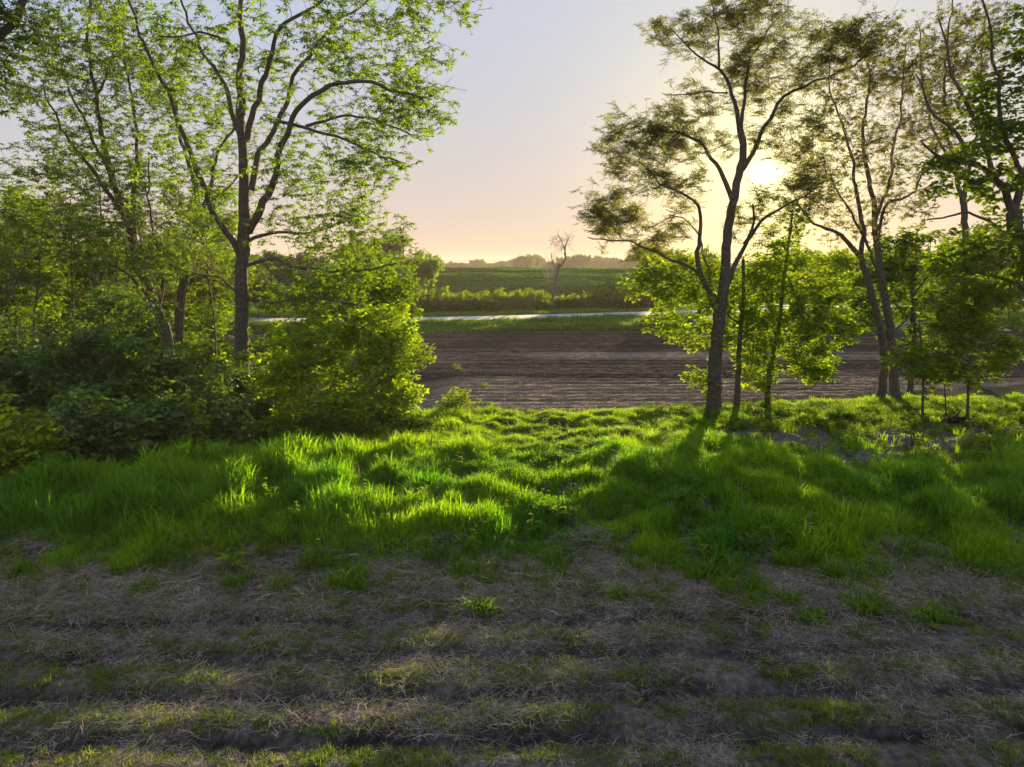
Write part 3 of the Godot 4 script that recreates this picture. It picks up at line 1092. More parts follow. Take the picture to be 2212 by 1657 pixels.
# ------------------------------------------------------------------ trees on the left
func build_left_trees() -> void:
	var fresh := {"leaf": "star", "gap": 0.36, "droop": 0.1, "lift": 0.3, "sub": 0.9, "sub_len": 0.5, "fill": 0.8, "size": 0.7, "thin": 0.0065, "tint_a": Color(0.15, 0.27, 0.016), "tint_b": Color(0.27, 0.42, 0.02), "clear": 3.2, "tilt": 0.7}
	photo_tree("large_tree", "large tree with one straight dark trunk and fresh star-shaped leaves, foremost on the left", "", 523, 22.0, [
		["trunk", 0.24, 0.17, 0, 0, [523, 880, 522, 750, 522, 600, 529, 475]],
		["limb", 0.17, 0.05, 0, 0.4, [529, 480, 527, 350, 520, 250, 522, 125, 520, 0, 524, -110]],
		["limb", 0.125, 0.03, 0, -1.6, [537, 500, 565, 450, 595, 375, 615, 300, 645, 240, 695, 200, 765, 177, 840, 192, 910, 212]],
		["limb", 0.10, 0.025, 0, 1.4, [543, 410, 565, 325, 600, 260, 630, 185, 675, 105, 725, 45, 790, 5, 850, -60]],
		["limb", 0.10, 0.03, 0, -0.8, [531, 305, 555, 215, 582, 130, 605, 60, 675, 15, 730, -50]],
		["limb", 0.11, 0.025, 0, -1.2, [521, 560, 500, 510, 465, 465, 435, 390, 405, 310, 380, 240, 350, 175, 320, 110, 280, 20, 262, -60]],
		["limb", 0.09, 0.025, 0, 1.6, [523, 300, 500, 240, 475, 165, 435, 115, 420, 75, 400, 30, 375, -50]],
		["limb", 0.05, 0.02, 0, -1.5, [514, 110, 470, 78, 430, 68, 385, 78, 345, 78]],
		["limb", 0.06, 0.02, -0.3, -1.8, [600, 262, 650, 270, 715, 295, 790, 320, 870, 352]],
		["limb", 0.05, 0.02, -0.5, -0.4, [660, 272, 740, 250, 825, 260, 910, 300]],
		["limb", 0.06, 0.02, 0, 2.0, [536, 520, 570, 505, 640, 500, 700, 492, 790, 455]],
		["limb", 0.06, 0.02, 0, -2.2, [524, 575, 590, 562, 650, 578, 750, 585, 860, 568]],
		["limb", 0.05, 0.02, 0, -1.4, [523, 640, 590, 655, 680, 640, 780, 660]],
		["limb", 0.05, 0.02, 0, 1.0, [522, 640, 470, 600, 400, 590]],
	], [
		[870, 110, 130, 110, 0.5, 2.0, 70], [900, 220, 90, 90, -0.6, 1.8, 70], [800, 280, 130, 90, -0.6, 2.2, 90], [760, 120, 120, 120, 0.8, 2.2, 80], [840, 20, 120, 60, 0.8, 2.0, 40], [990, 10, 70, 40, 1.0, 1.2, 22],
		[640, 90, 130, 120, 0, 2.5, 75], [540, 120, 90, 170, 0.3, 2.6, 60], [420, 120, 110, 140, 0.5, 2.4, 80], [300, 90, 110, 110, -0.6, 2.0, 70], [380, 300, 90, 120, -0.6, 2.0, 60],
		[700, 400, 150, 80, -0.5, 2.4, 90], [820, 350, 70, 60, -1.2, 1.4, 40], [680, 500, 150, 60, 0.6, 2.4, 80], [800, 480, 70, 60, 0.8, 1.6, 35], [720, 575, 150, 50, -1.4, 1.6, 90], [640, 330, 90, 100, 0.0, 2.2, 45],
		[690, 650, 130, 40, -1.0, 1.2, 50], [450, 480, 90, 90, 0.2, 2.0, 50], [520, 420, 60, 110, 0.2, 2.0, 25],
	], fresh, 101)

	var second := fresh.duplicate()
	second.merge({"tint_a": Color(0.15, 0.26, 0.016), "tint_b": Color(0.25, 0.40, 0.02), "lift": 0.5, "droop": 0.03, "sub_len": 0.6, "thin": 0.0065, "bare": 0.1, "fill": 1.05}, true)
	photo_tree("leaning_tree", "leaning many-stemmed tree behind the dark shrubs, left of the large trunk", "", 372, 26.0, [
		["trunk", 0.22, 0.16, 0, 0, [372, 830, 365, 740, 335, 660, 305, 580]],
		["limb", 0.15, 0.03, 0, 0.5, [308, 590, 272, 475, 240, 380, 215, 260, 195, 150, 192, 40, 198, -60]],
		["limb", 0.10, 0.02, 0, 1.5, [290, 520, 285, 420, 300, 330, 290, 230, 270, 140, 265, 40]],
		["limb", 0.09, 0.02, 0, -1.4, [272, 475, 225, 400, 170, 330, 125, 260, 95, 180]],
		["limb", 0.07, 0.02, 0, 1.2, [240, 380, 190, 280, 150, 200, 130, 110, 100, 30]],
		["limb", 0.08, 0.02, 0, -1.0, [345, 690, 350, 600, 335, 500, 320, 420, 325, 330]],
		["limb", 0.06, 0.02, 0, -1.8, [330, 650, 270, 590, 200, 560, 130, 540]],
		["limb", 0.05, 0.02, 0, 1.0, [200, 220, 240, 130, 250, 40, 262, -30]],
	], [
		[190, 90, 110, 110, 0, 2.5, 120], [120, 220, 90, 90, -0.5, 2.2, 90], [270, 200, 90, 130, 0.5, 2.4, 110], [230, 350, 120, 90, 0, 2.6, 120], [120, 380, 110, 80, 0, 2.4, 90], [300, 440, 90, 80, 0, 2.2, 80],
		[160, 500, 140, 60, -1, 2.2, 90], [330, 560, 90, 60, -0.6, 2.0, 60], [90, 110, 70, 80, 0.6, 1.6, 50], [240, 10, 90, 60, 0, 2.0, 60],
	], second, 102)
	photo_tree("forked_tree", "forked dark tree standing right behind the large trunk's left limb", "", 392, 29.0, [
		["trunk", 0.2, 0.17, 0, 0, [392, 800, 388, 700, 398, 600, 412, 520]],
		["limb", 0.13, 0.03, 0, 0.8, [412, 530, 428, 450, 410, 360, 388, 280, 372, 190, 380, 100]],
		["limb", 0.12, 0.03, 0, -0.6, [414, 520, 440, 450, 460, 375, 480, 310, 505, 270, 512, 200]],
		["limb", 0.07, 0.02, 0, 1.0, [430, 455, 470, 420, 515, 380, 560, 350]],
	], [
		[400, 220, 90, 110, 0, 2.2, 70], [480, 300, 80, 100, 0, 2.0, 50], [440, 420, 90, 80, 0, 2.2, 60], [400, 540, 110, 70, 0, 2.2, 70], [570, 340, 60, 60, 0, 1.5, 20],
	], second, 103)
	# boughs reaching in at the top left, from a tree just outside the picture
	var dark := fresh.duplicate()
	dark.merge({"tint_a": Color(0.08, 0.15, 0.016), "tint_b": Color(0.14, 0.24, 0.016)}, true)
	photo_tree("edge_tree", "dark bough with leaves reaching in at the top left corner", "", -190, 17.0, [
		["trunk", 0.26, 0.2, 0, 0, [-190, 1050, -170, 700, -130, 420, -100, 250]],
		["limb", 0.16, 0.05, 0, 0, [-100, 260, -50, 140, 0, 78, 35, 32, 70, -20, 110, -90]],
		["limb", 0.14, 0.05, 0, 1, [-105, 260, -120, 100, -110, -100]],
	], [[20, 40, 45, 70, 0, 1.0, 40], [-20, 130, 40, 60, 0, 1.0, 30], [0, 200, 25, 40, 0.4, 0.8, 10]], dark, 104)

	# slim young trees filling the wood edge at the far left
	var i := 0
	for s in [[30, 27.0, 440, 640, "slim dark-stemmed tree at the left edge, rising above the undergrowth"], [100, 31.0, 420, 620, "thin young tree second from the left edge, amid the undergrowth"], [215, 33.0, 400, 560, "thin young tree behind the leaning tree's lowest bough"],
			[455, 32.0, 430, 560, "slender young tree between the forked tree and the large trunk"]]:
		var px: float = s[0]
		var top: float = s[2]
		var st := second.duplicate()
		st.merge({"leaf": "broad", "size": 1.1, "fill": 0.75, "tint_a": Color(0.15, 0.26, 0.014), "tint_b": Color(0.27, 0.40, 0.018)}, true)
		photo_tree("young_tree", s[4], "young trees in the wood edge on the left", px, s[1], [
			["trunk", 0.10, 0.03, 0, 0, [px, 800, px + 4, 680, px - 6, 580, px + 3, 500, px, top]],
			["limb", 0.04, 0.015, 0, -1, [px + 2, 660, px - 30, 600, px - 50, 540]],
			["limb", 0.04, 0.015, 0, 1, [px - 4, 600, px + 35, 530, px + 50, 480]],
		], [[px, 480, 75, 70, 0, 1.8, 90], [px - 30, 560, 80, 60, -0.6, 1.8, 90], [px + 30, 600, 80, 60, 0.5, 1.8, 80], [px, 670, 90, 50, 0, 1.8, 60]], st, 110 + i)
		i += 1

	var slim := [[68, 25.5, 470, "very thin leaning stem among the undergrowth at the far left"], [160, 27.0, 430, "thin upright stem right of the thin young trees"], [262, 24.5, 500, "thin bent stem before the leaning tree"], [330, 25.0, 420, "thin straight stem close beside the leaning tree"], [470, 27.0, 470, "thin stem between the forked tree and the large trunk, low down"], [15, 24.0, 520, "thin crooked stem at the very left edge"]]
	i = 0
	for s in slim:
		var px: float = s[0]
		var top: float = s[2]
		var so := second.duplicate()
		so.merge({"bare": 0.55, "clear": 1.5, "fill": 1.0}, true)
		var sw := rng.randf_range(-28, 28)
		photo_tree("slim_tree", s[3], "thin stems in the wood edge on the left", px, s[1], [
			["trunk", 0.05, 0.02, 0, 0.4, [px, 800, px + sw * 0.3, 700, px + sw * 0.9, 600, px + sw, (600 + top) / 2, px + sw * 1.6, top]],
			["limb", 0.025, 0.012, 0, 0.6, [px + sw * 0.6, 650, px + sw * 0.6 + 30, 590, px + sw + 45, 540]],
			["limb", 0.025, 0.012, 0, -0.6, [px + sw * 0.9, 600, px + sw * 0.9 - 30, 560, px + sw - 40, 500]],
		], [[px + sw, top + 60, 60, 70, 0, 1.2, 30], [px, 600, 60, 60, 0, 1.2, 26]], so, 160 + i, "young tree")
		i += 1

	# the bright bush at the right of the large trunk, with what grows round its foot
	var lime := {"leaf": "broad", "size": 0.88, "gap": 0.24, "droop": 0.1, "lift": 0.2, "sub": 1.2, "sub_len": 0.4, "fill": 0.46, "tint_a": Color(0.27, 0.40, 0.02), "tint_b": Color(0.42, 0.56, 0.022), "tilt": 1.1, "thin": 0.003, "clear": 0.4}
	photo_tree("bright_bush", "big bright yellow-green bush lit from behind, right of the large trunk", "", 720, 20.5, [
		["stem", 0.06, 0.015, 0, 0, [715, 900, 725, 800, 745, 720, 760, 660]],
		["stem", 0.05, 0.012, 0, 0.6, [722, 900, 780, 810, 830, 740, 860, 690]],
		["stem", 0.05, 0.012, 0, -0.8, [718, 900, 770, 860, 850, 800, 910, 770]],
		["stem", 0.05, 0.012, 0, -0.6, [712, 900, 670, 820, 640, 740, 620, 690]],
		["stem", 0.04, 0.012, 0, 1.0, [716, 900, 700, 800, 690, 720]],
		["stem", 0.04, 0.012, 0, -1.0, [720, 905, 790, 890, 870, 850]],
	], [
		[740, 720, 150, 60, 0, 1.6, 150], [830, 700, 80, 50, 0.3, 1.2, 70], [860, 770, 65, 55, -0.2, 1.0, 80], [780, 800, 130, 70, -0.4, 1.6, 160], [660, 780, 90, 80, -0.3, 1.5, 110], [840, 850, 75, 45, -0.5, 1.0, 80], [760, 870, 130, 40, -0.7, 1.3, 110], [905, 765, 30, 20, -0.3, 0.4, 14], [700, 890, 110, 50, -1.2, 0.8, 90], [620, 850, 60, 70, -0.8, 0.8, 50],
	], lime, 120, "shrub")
	var mid := lime.duplicate()
	mid.merge({"tint_a": Color(0.14, 0.24, 0.014), "tint_b": Color(0.26, 0.38, 0.018)}, true)
	photo_tree("layered_bush", "loose layered green bush growing up behind the bright bush", "", 800, 25.0, [
		["stem", 0.06, 0.015, 0, 0, [800, 860, 790, 740, 800, 640, 790, 560]],
		["stem", 0.05, 0.015, 0, 0.5, [800, 860, 840, 720, 860, 620, 880, 560]],
		["stem", 0.05, 0.015, 0, -0.5, [798, 860, 740, 740, 700, 660, 650, 610]],
	], [[820, 600, 75, 60, 0, 1.4, 100], [720, 640, 110, 50, 0, 1.5, 90], [850, 660, 55, 50, 0, 1.2, 60], [640, 680, 80, 60, 0, 1.5, 60]], mid, 121, "shrub")

	var wisp := fresh.duplicate()
	wisp.merge({"size": 0.6, "fill": 1.0, "clear": 2.0, "lift": 0.6, "sub_len": 0.35}, true)
	photo_tree("wispy_sapling", "wispy thin sapling rising above the layered bush against the sky", "", 872, 31.0, [
		["trunk", 0.05, 0.015, 0, 0, [872, 800, 868, 700, 874, 600, 870, 530, 873, 478]],
	], [[872, 500, 22, 34, 0, 0.6, 22], [890, 550, 30, 26, 0, 0.7, 22], [850, 560, 30, 24, 0, 0.7, 18]], wisp, 170)

	# dark shrubs before the wood
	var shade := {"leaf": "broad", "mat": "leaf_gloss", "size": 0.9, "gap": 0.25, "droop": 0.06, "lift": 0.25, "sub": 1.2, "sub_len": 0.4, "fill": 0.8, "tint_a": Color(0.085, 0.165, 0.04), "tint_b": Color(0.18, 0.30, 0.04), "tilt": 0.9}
	var list := [
		[40, 16.6, 1.9, 3.3, "dark leafy shrub at the left edge below the young trees"], [170, 17.2, 1.9, 3.6, "dense dark shrub, second from the left edge"], [290, 18.2, 1.9, 3.7, "tall dark shrub in the middle of the dark thicket"],
		[405, 19.6, 1.6, 3.3, "dark shrub just left of the hollow under the branches"], [330, 16.8, 1.2, 1.7, "low dark shrub bordering the tall grass on the left"], [190, 15.2, 1.2, 1.6, "low dark shrub nearest the tall grass, left"],
		[500, 21.5, 1.3, 2.3, "shaded shrub hiding the foot of the large trunk"], [590, 21.0, 1.1, 1.9, "green shrub between the large trunk and the bright bush"], [480, 18.4, 0.9, 1.4, "small dark shrub on the right side of the dark hollow"],
	]
	i = 0
	for s in list:
		var so := shade.duplicate()
		if i == 6 or i == 7:
			so.merge({"tint_a": Color(0.13, 0.22, 0.014), "tint_b": Color(0.22, 0.34, 0.018)}, true)
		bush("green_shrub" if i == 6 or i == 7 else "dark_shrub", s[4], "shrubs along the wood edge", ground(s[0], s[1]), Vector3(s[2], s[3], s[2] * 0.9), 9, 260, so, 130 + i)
		i += 1
	var under := mid.duplicate()
	under.merge({"tint_a": Color(0.12, 0.21, 0.014), "tint_b": Color(0.25, 0.38, 0.018), "size": 1.1, "fill": 0.42}, true)
	var ub := bush("understorey_bush", "green bush filling the gap at the far left under the young trees", "bushes behind the dark shrubs", ground(40, 27.0), Vector3(2.0, 3.2, 1.6), 9, 190, under, 150)
	var us := [[150, 29.0, 1.0, "green bush behind the second dark shrub from the left"], [250, 28.0, 1.05, "green bush between the thin young trees and the leaning tree"], [335, 31.0, 1.0, "green bush behind the leaning tree's foot"], [430, 28.0, 0.95, "green bush at the foot of the forked tree"],
		[490, 31.0, 1.1, "green bush behind the large trunk, on its left side"], [575, 30.0, 0.9, "green bush behind the large trunk, on its right side"], [-30, 32.0, 1.2, "green bush cut by the picture's left edge"], [200, 36.0, 1.3, "green bush farthest back beneath the thin young trees"], [390, 37.0, 1.3, "green bush farthest back beneath the forked tree"]]
	for s in us:
		var sc: float = s[2]
		copy_of(ub, s[3], ground(s[0], s[1]), float(s[0]), Vector3(sc, sc * 0.95, sc), "bushes behind the dark shrubs")
	var sprig := lime.duplicate()
	sprig.merge({"fill": 0.9, "tint_a": Color(0.24, 0.36, 0.016), "tint_b": Color(0.40, 0.52, 0.02), "size": 0.85, "lift": 0.45}, true)
	bush("sprig_bush", "light green sprig bush in the lower left, in front of the dark shrubs", "", ground(30, 13.6), Vector3(0.95, 1.5, 0.7), 6, 70, sprig.duplicate(), 140)
	bush("pale_sprig", "pale green sprig standing out against the dark hollow", "", ground(400, 16.9), Vector3(0.6, 1.15, 0.4), 4, 26, sprig.duplicate(), 141)
	var mound := {"leaf": "broad", "size": 0.75, "gap": 0.12, "sub": 1.6, "sub_len": 0.25, "tint_a": Color(0.09, 0.17, 0.014), "tint_b": Color(0.15, 0.26, 0.016), "tilt": 0.6}
	bush("low_mound_bush", "low rounded dark green bush in front of the bright bush", "", ground(690, 17.6), Vector3(1.25, 0.75, 0.8), 9, 150, mound.duplicate(), 142)
	bush("low_mound_bush", "low tangled green bush joining the grass right of the rounded dark bush", "", ground(840, 19.0), Vector3(1.2, 0.7, 0.8), 9, 130, mound.duplicate(), 143)
	bush("lone_sprout", "small bright round sapling bush at the field's near edge", "", ground(990, 24.2), Vector3(0.45, 0.65, 0.4), 5, 34, sprig.duplicate(), 144)


# ------------------------------------------------------------------ trees on the right
func build_right_trees() -> void:
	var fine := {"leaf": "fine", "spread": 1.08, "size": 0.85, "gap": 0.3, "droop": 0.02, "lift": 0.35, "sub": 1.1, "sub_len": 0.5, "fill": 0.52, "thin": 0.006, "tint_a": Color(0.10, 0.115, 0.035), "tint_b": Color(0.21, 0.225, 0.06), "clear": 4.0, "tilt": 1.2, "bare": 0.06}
	photo_tree("tall_forked_tree", "tall tree with forked trunk and open feathery crown in front of the sun", "", 1541, 24.0, [
		["trunk", 0.27, 0.2, 0, 0, [1541, 885, 1546, 790, 1551, 720, 1554, 670]],
		["limb", 0.19, 0.1, 0, 0.3, [1554, 680, 1566, 600, 1572, 500, 1590, 410, 1603, 330, 1598, 270]],
		["limb", 0.12, 0.02, 0, -1.0, [1552, 680, 1538, 650, 1524, 612, 1505, 560, 1512, 500, 1506, 452, 1470, 415, 1426, 395, 1395, 365]],
		["limb", 0.06, 0.015, -0.2, -1.6, [1524, 612, 1508, 588, 1451, 562, 1406, 541, 1361, 520, 1316, 523, 1268, 510]],
		["limb", 0.05, 0.015, 0.2, 1.4, [1552, 660, 1530, 590, 1515, 530, 1490, 480, 1440, 470, 1410, 490]],
		["limb", 0.09, 0.02, 0, 1.0, [1582, 430, 1570, 395, 1556, 365, 1541, 340, 1516, 308, 1476, 285, 1430, 290, 1395, 320]],
		["limb", 0.08, 0.015, 0.3, -0.8, [1598, 278, 1586, 220, 1556, 155, 1506, 112, 1476, 88, 1448, 62]],
		["limb", 0.05, 0.015, 0.1, 0.8, [1553, 150, 1551, 65, 1536, 10]],
		["limb", 0.07, 0.015, 0.3, 1.2, [1600, 275, 1613, 190, 1621, 135, 1641, 90, 1671, 45, 1700, 15]],
		["limb", 0.09, 0.02, 0.3, -1.4, [1600, 370, 1634, 310, 1661, 255, 1696, 210, 1756, 180, 1821, 155, 1856, 130, 1891, 92]],
		["limb", 0.03, 0.012, 0, -0.5, [1572, 200, 1510, 200, 1460, 208, 1430, 200]],
		["limb", 0.12, 0.03, 0.2, 1.2, [1562, 640, 1586, 580, 1611, 525, 1630, 470, 1628, 440]],
		["limb", 0.08, 0.02, 0.6, -0.6, [1608, 528, 1656, 470, 1706, 440, 1765, 412]],
	], [
		[1360, 310, 75, 65, 0, 1.2, 60], [1440, 300, 70, 60, 0.5, 1.4, 75], [1400, 395, 75, 55, -0.6, 1.4, 55], [1310, 470, 60, 60, -1.2, 1.2, 60], [1400, 500, 90, 50, -0.8, 1.5, 60], [1480, 410, 60, 60, 0, 1.4, 28],
		[1455, 75, 45, 50, -0.6, 0.9, 32], [1545, 50, 60, 55, 0.4, 1.2, 55], [1640, 40, 65, 50, 0.8, 1.2, 55], [1600, 130, 65, 60, 0.5, 1.4, 50], [1700, 90, 60, 45, 0.6, 1.2, 32], [1820, 95, 75, 45, -1.0, 1.2, 65], [1745, 140, 60, 40, -0.8, 1.0, 30],
		[1690, 200, 60, 40, 0.0, 1.2, 22], [1620, 200, 60, 60, 0.5, 1.3, 35], [1500, 225, 80, 50, 0, 1.4, 30], [1718, 295, 52, 50, 0.2, 1.3, 40], [1742, 372, 44, 50, 0.2, 1.2, 30], [1662, 420, 30, 18, 0.3, 0.6, 10], [1640, 285, 40, 36, 0, 0.9, 20], [1760, 420, 50, 40, -0.4, 1.0, 30], [1620, 470, 70, 60, 0.4, 1.4, 25], [1530, 320, 60, 50, 0.4, 1.2, 20],
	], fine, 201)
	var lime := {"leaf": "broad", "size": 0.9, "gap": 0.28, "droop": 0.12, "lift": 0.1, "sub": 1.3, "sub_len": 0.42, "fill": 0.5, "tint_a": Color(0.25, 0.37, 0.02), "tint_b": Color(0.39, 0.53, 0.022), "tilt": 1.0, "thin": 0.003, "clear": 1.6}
	photo_tree("slender_tree", "slender straight dark trunk next to the tall forked tree, with bright lower leaves", "", 1594, 24.8, [
		["trunk", 0.12, 0.05, 0, 0, [1594, 870, 1596, 780, 1600, 700, 1606, 640, 1606, 560]],
		["limb", 0.04, 0.012, 0, -0.8, [1600, 700, 1540, 660, 1470, 640, 1390, 600]],
		["limb", 0.04, 0.012, 0, -1.0, [1598, 730, 1530, 700, 1450, 705, 1400, 700]],
		["limb", 0.03, 0.012, 0, -0.6, [1596, 800, 1560, 800, 1530, 815]],
		["limb", 0.03, 0.012, 0, 0.8, [1604, 640, 1650, 600, 1690, 590]],
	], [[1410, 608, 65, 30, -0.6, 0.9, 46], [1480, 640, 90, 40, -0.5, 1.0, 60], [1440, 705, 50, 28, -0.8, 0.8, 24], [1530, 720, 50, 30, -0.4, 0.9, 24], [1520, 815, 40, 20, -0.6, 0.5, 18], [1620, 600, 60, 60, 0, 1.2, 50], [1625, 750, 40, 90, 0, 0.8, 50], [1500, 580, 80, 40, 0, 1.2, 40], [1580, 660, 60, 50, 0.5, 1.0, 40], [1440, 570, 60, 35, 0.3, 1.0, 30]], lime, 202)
	photo_tree("slender_leaning_tree", "slender dark tree leaning right, wrapped in bright yellow-green leaves", "", 1655, 25.5, [
		["trunk", 0.11, 0.04, 0, 0, [1655, 868, 1664, 790, 1680, 715, 1690, 640, 1694, 590, 1704, 520, 1712, 460]],
		["limb", 0.035, 0.012, 0, -0.9, [1674, 740, 1720, 710, 1770, 700, 1815, 690]],
		["limb", 0.035, 0.012, 0, 0.6, [1666, 790, 1710, 780, 1760, 790]],
		["limb", 0.035, 0.012, 0, -0.4, [1690, 640, 1740, 620, 1790, 640]],
		["limb", 0.03, 0.012, 0, 0.4, [1694, 590, 1660, 560, 1630, 550]],
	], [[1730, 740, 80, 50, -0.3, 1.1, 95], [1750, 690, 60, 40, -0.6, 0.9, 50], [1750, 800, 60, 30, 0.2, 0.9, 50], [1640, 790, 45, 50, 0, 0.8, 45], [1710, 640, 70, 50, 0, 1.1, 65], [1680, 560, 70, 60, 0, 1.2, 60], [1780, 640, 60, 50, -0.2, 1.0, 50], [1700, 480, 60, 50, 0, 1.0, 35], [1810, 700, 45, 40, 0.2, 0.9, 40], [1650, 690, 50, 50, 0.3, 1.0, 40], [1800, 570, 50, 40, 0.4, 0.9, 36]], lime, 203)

	var airy := {"leaf": "star", "size": 0.55, "gap": 0.3, "droop": 0.0, "lift": 0.6, "fill": 1.15, "sub": 1.3, "sub_len": 0.55, "tint_a": Color(0.12, 0.13, 0.03), "tint_b": Color(0.24, 0.26, 0.04), "clear": 3.0, "tilt": 1.2, "bare": 0.4, "thin": 0.006}
	photo_tree("twin_trunk_tree", "dark twin-trunked tree with many thin upright branches, right of the sun", "", 1903, 26.5, [
		["trunk", 0.15, 0.11, 0, 0, [1900, 862, 1906, 825, 1911, 770, 1893, 670, 1871, 592, 1856, 550]],
		["trunk", 0.17, 0.12, 0.3, 0.6, [1934, 862, 1929, 800, 1926, 740, 1920, 690, 1904, 600, 1890, 500]],
		["limb", 0.10, 0.02, 0, -1.2, [1856, 552, 1832, 525, 1806, 502, 1756, 480, 1720, 430]],
		["limb", 0.10, 0.02, 0, 0.6, [1858, 560, 1862, 480, 1850, 400, 1835, 310, 1800, 210, 1790, 130]],
		["limb", 0.11, 0.02, 0.6, 0.9, [1890, 505, 1886, 430, 1870, 350, 1865, 260, 1880, 170, 1870, 80]],
		["limb", 0.08, 0.02, 0.6, -0.8, [1898, 560, 1900, 480, 1916, 440, 1966, 420, 2006, 365, 2030, 300]],
		["limb", 0.07, 0.02, 0.6, 1.6, [1890, 480, 1920, 390, 1935, 290, 1950, 190, 1960, 90]],
		["limb", 0.06, 0.02, 0.3, -1.4, [1900, 590, 1840, 460, 1800, 400, 1770, 330]],
		["limb", 0.05, 0.015, 0.0, -1.4, [1890, 660, 1850, 640, 1810, 650, 1780, 690]],
		["limb", 0.05, 0.015, 0.3, 1.2, [1925, 720, 1970, 680, 2010, 640]],
	], [
		[1850, 150, 110, 110, 0.4, 2.0, 110], [1950, 150, 90, 120, 0.8, 2.0, 100], [1800, 300, 80, 90, 0, 1.8, 70], [1900, 330, 90, 90, 0.2, 2.0, 75], [1990, 300, 70, 90, 0, 1.6, 60], [1760, 430, 60, 60, -0.8, 1.4, 40], [1960, 430, 80, 50, 0, 1.6, 45], [1850, 470, 80, 60, 0, 1.6, 40],
	], airy, 204)
	var leafy := lime.duplicate()
	leafy.merge({"tint_a": Color(0.11, 0.20, 0.014), "tint_b": Color(0.20, 0.32, 0.018), "size": 1.15, "sub": 1.2, "fill": 0.36}, true)
	photo_tree("leafy_understorey_tree", "dense green young tree around and behind the twin trunks", "", 1965, 29.0, [
		["trunk", 0.12, 0.04, 0, 0, [1965, 830, 1975, 740, 1970, 640, 1980, 540]],
		["limb", 0.05, 0.015, 0, -1, [1970, 690, 1910, 640, 1850, 610]],
		["limb", 0.05, 0.015, 0, 1, [1972, 640, 2020, 580, 2060, 540]],
		["limb", 0.05, 0.015, 0, -0.6, [1968, 740, 1900, 720, 1840, 720]],
	], [[1960, 540, 85, 60, 0, 1.8, 110], [2030, 600, 80, 60, 0, 1.8, 100], [1880, 610, 80, 60, -0.5, 1.6, 90], [1950, 660, 110, 50, 0, 1.8, 90], [1860, 700, 70, 40, -0.5, 1.2, 45], [1990, 730, 60, 40, 0, 1.2, 30]], leafy, 205)
	var heavy := {"leaf": "broad", "size": 1.1, "gap": 0.32, "droop": 0.06, "lift": 0.3, "sub": 1.2, "sub_len": 0.5, "fill": 0.25, "tint_a": Color(0.13, 0.19, 0.02), "tint_b": Color(0.20, 0.31, 0.016), "tilt": 1.1, "clear": 3.5, "thin": 0.0045}
	photo_tree("dark_edge_tree", "large dark-leaved tree filling the right edge of the picture", "", 2300, 21.0, [
		["trunk", 0.3, 0.2, 0, 0, [2300, 960, 2285, 800, 2260, 680, 2225, 590, 2196, 540, 2188, 460]],
		["limb", 0.12, 0.02, 0, -0.6, [2188, 470, 2170, 415, 2146, 385, 2086, 350, 2031, 345, 1985, 300]],
		["limb", 0.12, 0.03, 0, 0.8, [2188, 465, 2200, 410, 2225, 340, 2230, 200, 2240, 60]],
		["limb", 0.08, 0.02, 0, 1.0, [2150, 388, 2120, 300, 2080, 210, 2050, 120, 2030, 40]],
		["limb", 0.08, 0.02, 0, -1.0, [2210, 380, 2170, 280, 2150, 170, 2140, 60, 2120, -30]],
		["limb", 0.07, 0.02, 0, 0.8, [2100, 356, 2060, 290, 2010, 230, 1985, 160]],
		["limb", 0.06, 0.02, 0, -1.0, [2196, 540, 2140, 480, 2080, 460, 2010, 470]],
		["limb", 0.08, 0.02, 0, -1.2, [2240, 640, 2170, 600, 2100, 590, 2040, 620]],
	], [
		[2150, 280, 80, 110, 0, 1.8, 130], [2190, 140, 60, 100, 0, 1.6, 80], [2060, 370, 80, 50, -0.4, 1.4, 60], [2180, 420, 60, 60, 0, 1.4, 50], [2150, 520, 80, 50, -0.4, 1.4, 70], [2080, 570, 80, 30, -0.8, 1.0, 30], [2200, 600, 40, 40, -0.4, 1.0, 24],
	], heavy, 206)
	var air2 := airy.duplicate()
	air2.merge({"bare": 0.15}, true)
	photo_tree("thin_topped_tree", "tree with thin pinkish twigs at the top right, behind the dark-leaved tree", "", 2110, 30.0, [
		["trunk", 0.2, 0.12, 0, 0, [2110, 850, 2105, 700, 2090, 560, 2080, 430]],
		["limb", 0.1, 0.02, 0, 0, [2080, 440, 2050, 300, 2040, 180, 2050, 60, 2060, -30]],
		["limb", 0.09, 0.02, 0, 1, [2082, 430, 2110, 280, 2120, 150, 2130, 30]],
		["limb", 0.07, 0.02, 0, -1, [2070, 380, 2010, 270, 1990, 160, 1985, 60]],
	], [[2050, 130, 90, 120, 0, 2.2, 130], [2130, 90, 80, 110, 0, 2.0, 80], [2020, 250, 80, 80, 0, 1.8, 60]], air2, 207)

	# saplings by the right edge
	var sap := lime.duplicate()
	sap.merge({"clear": 0.8, "gap": 0.2, "tint_a": Color(0.22, 0.33, 0.016), "tint_b": Color(0.36, 0.48, 0.02)}, true)
	photo_tree("sapling", "thin-stemmed sapling with a small bright crown, beside the fallen log", "saplings near the right edge", 1993, 21.5, [
		["trunk", 0.045, 0.02, 0, 0, [1993, 890, 1995, 820, 1990, 740, 1985, 690]],
	], [[1990, 780, 60, 40, 0, 0.7, 40], [2030, 800, 45, 30, 0, 0.6, 22]], sap, 208)
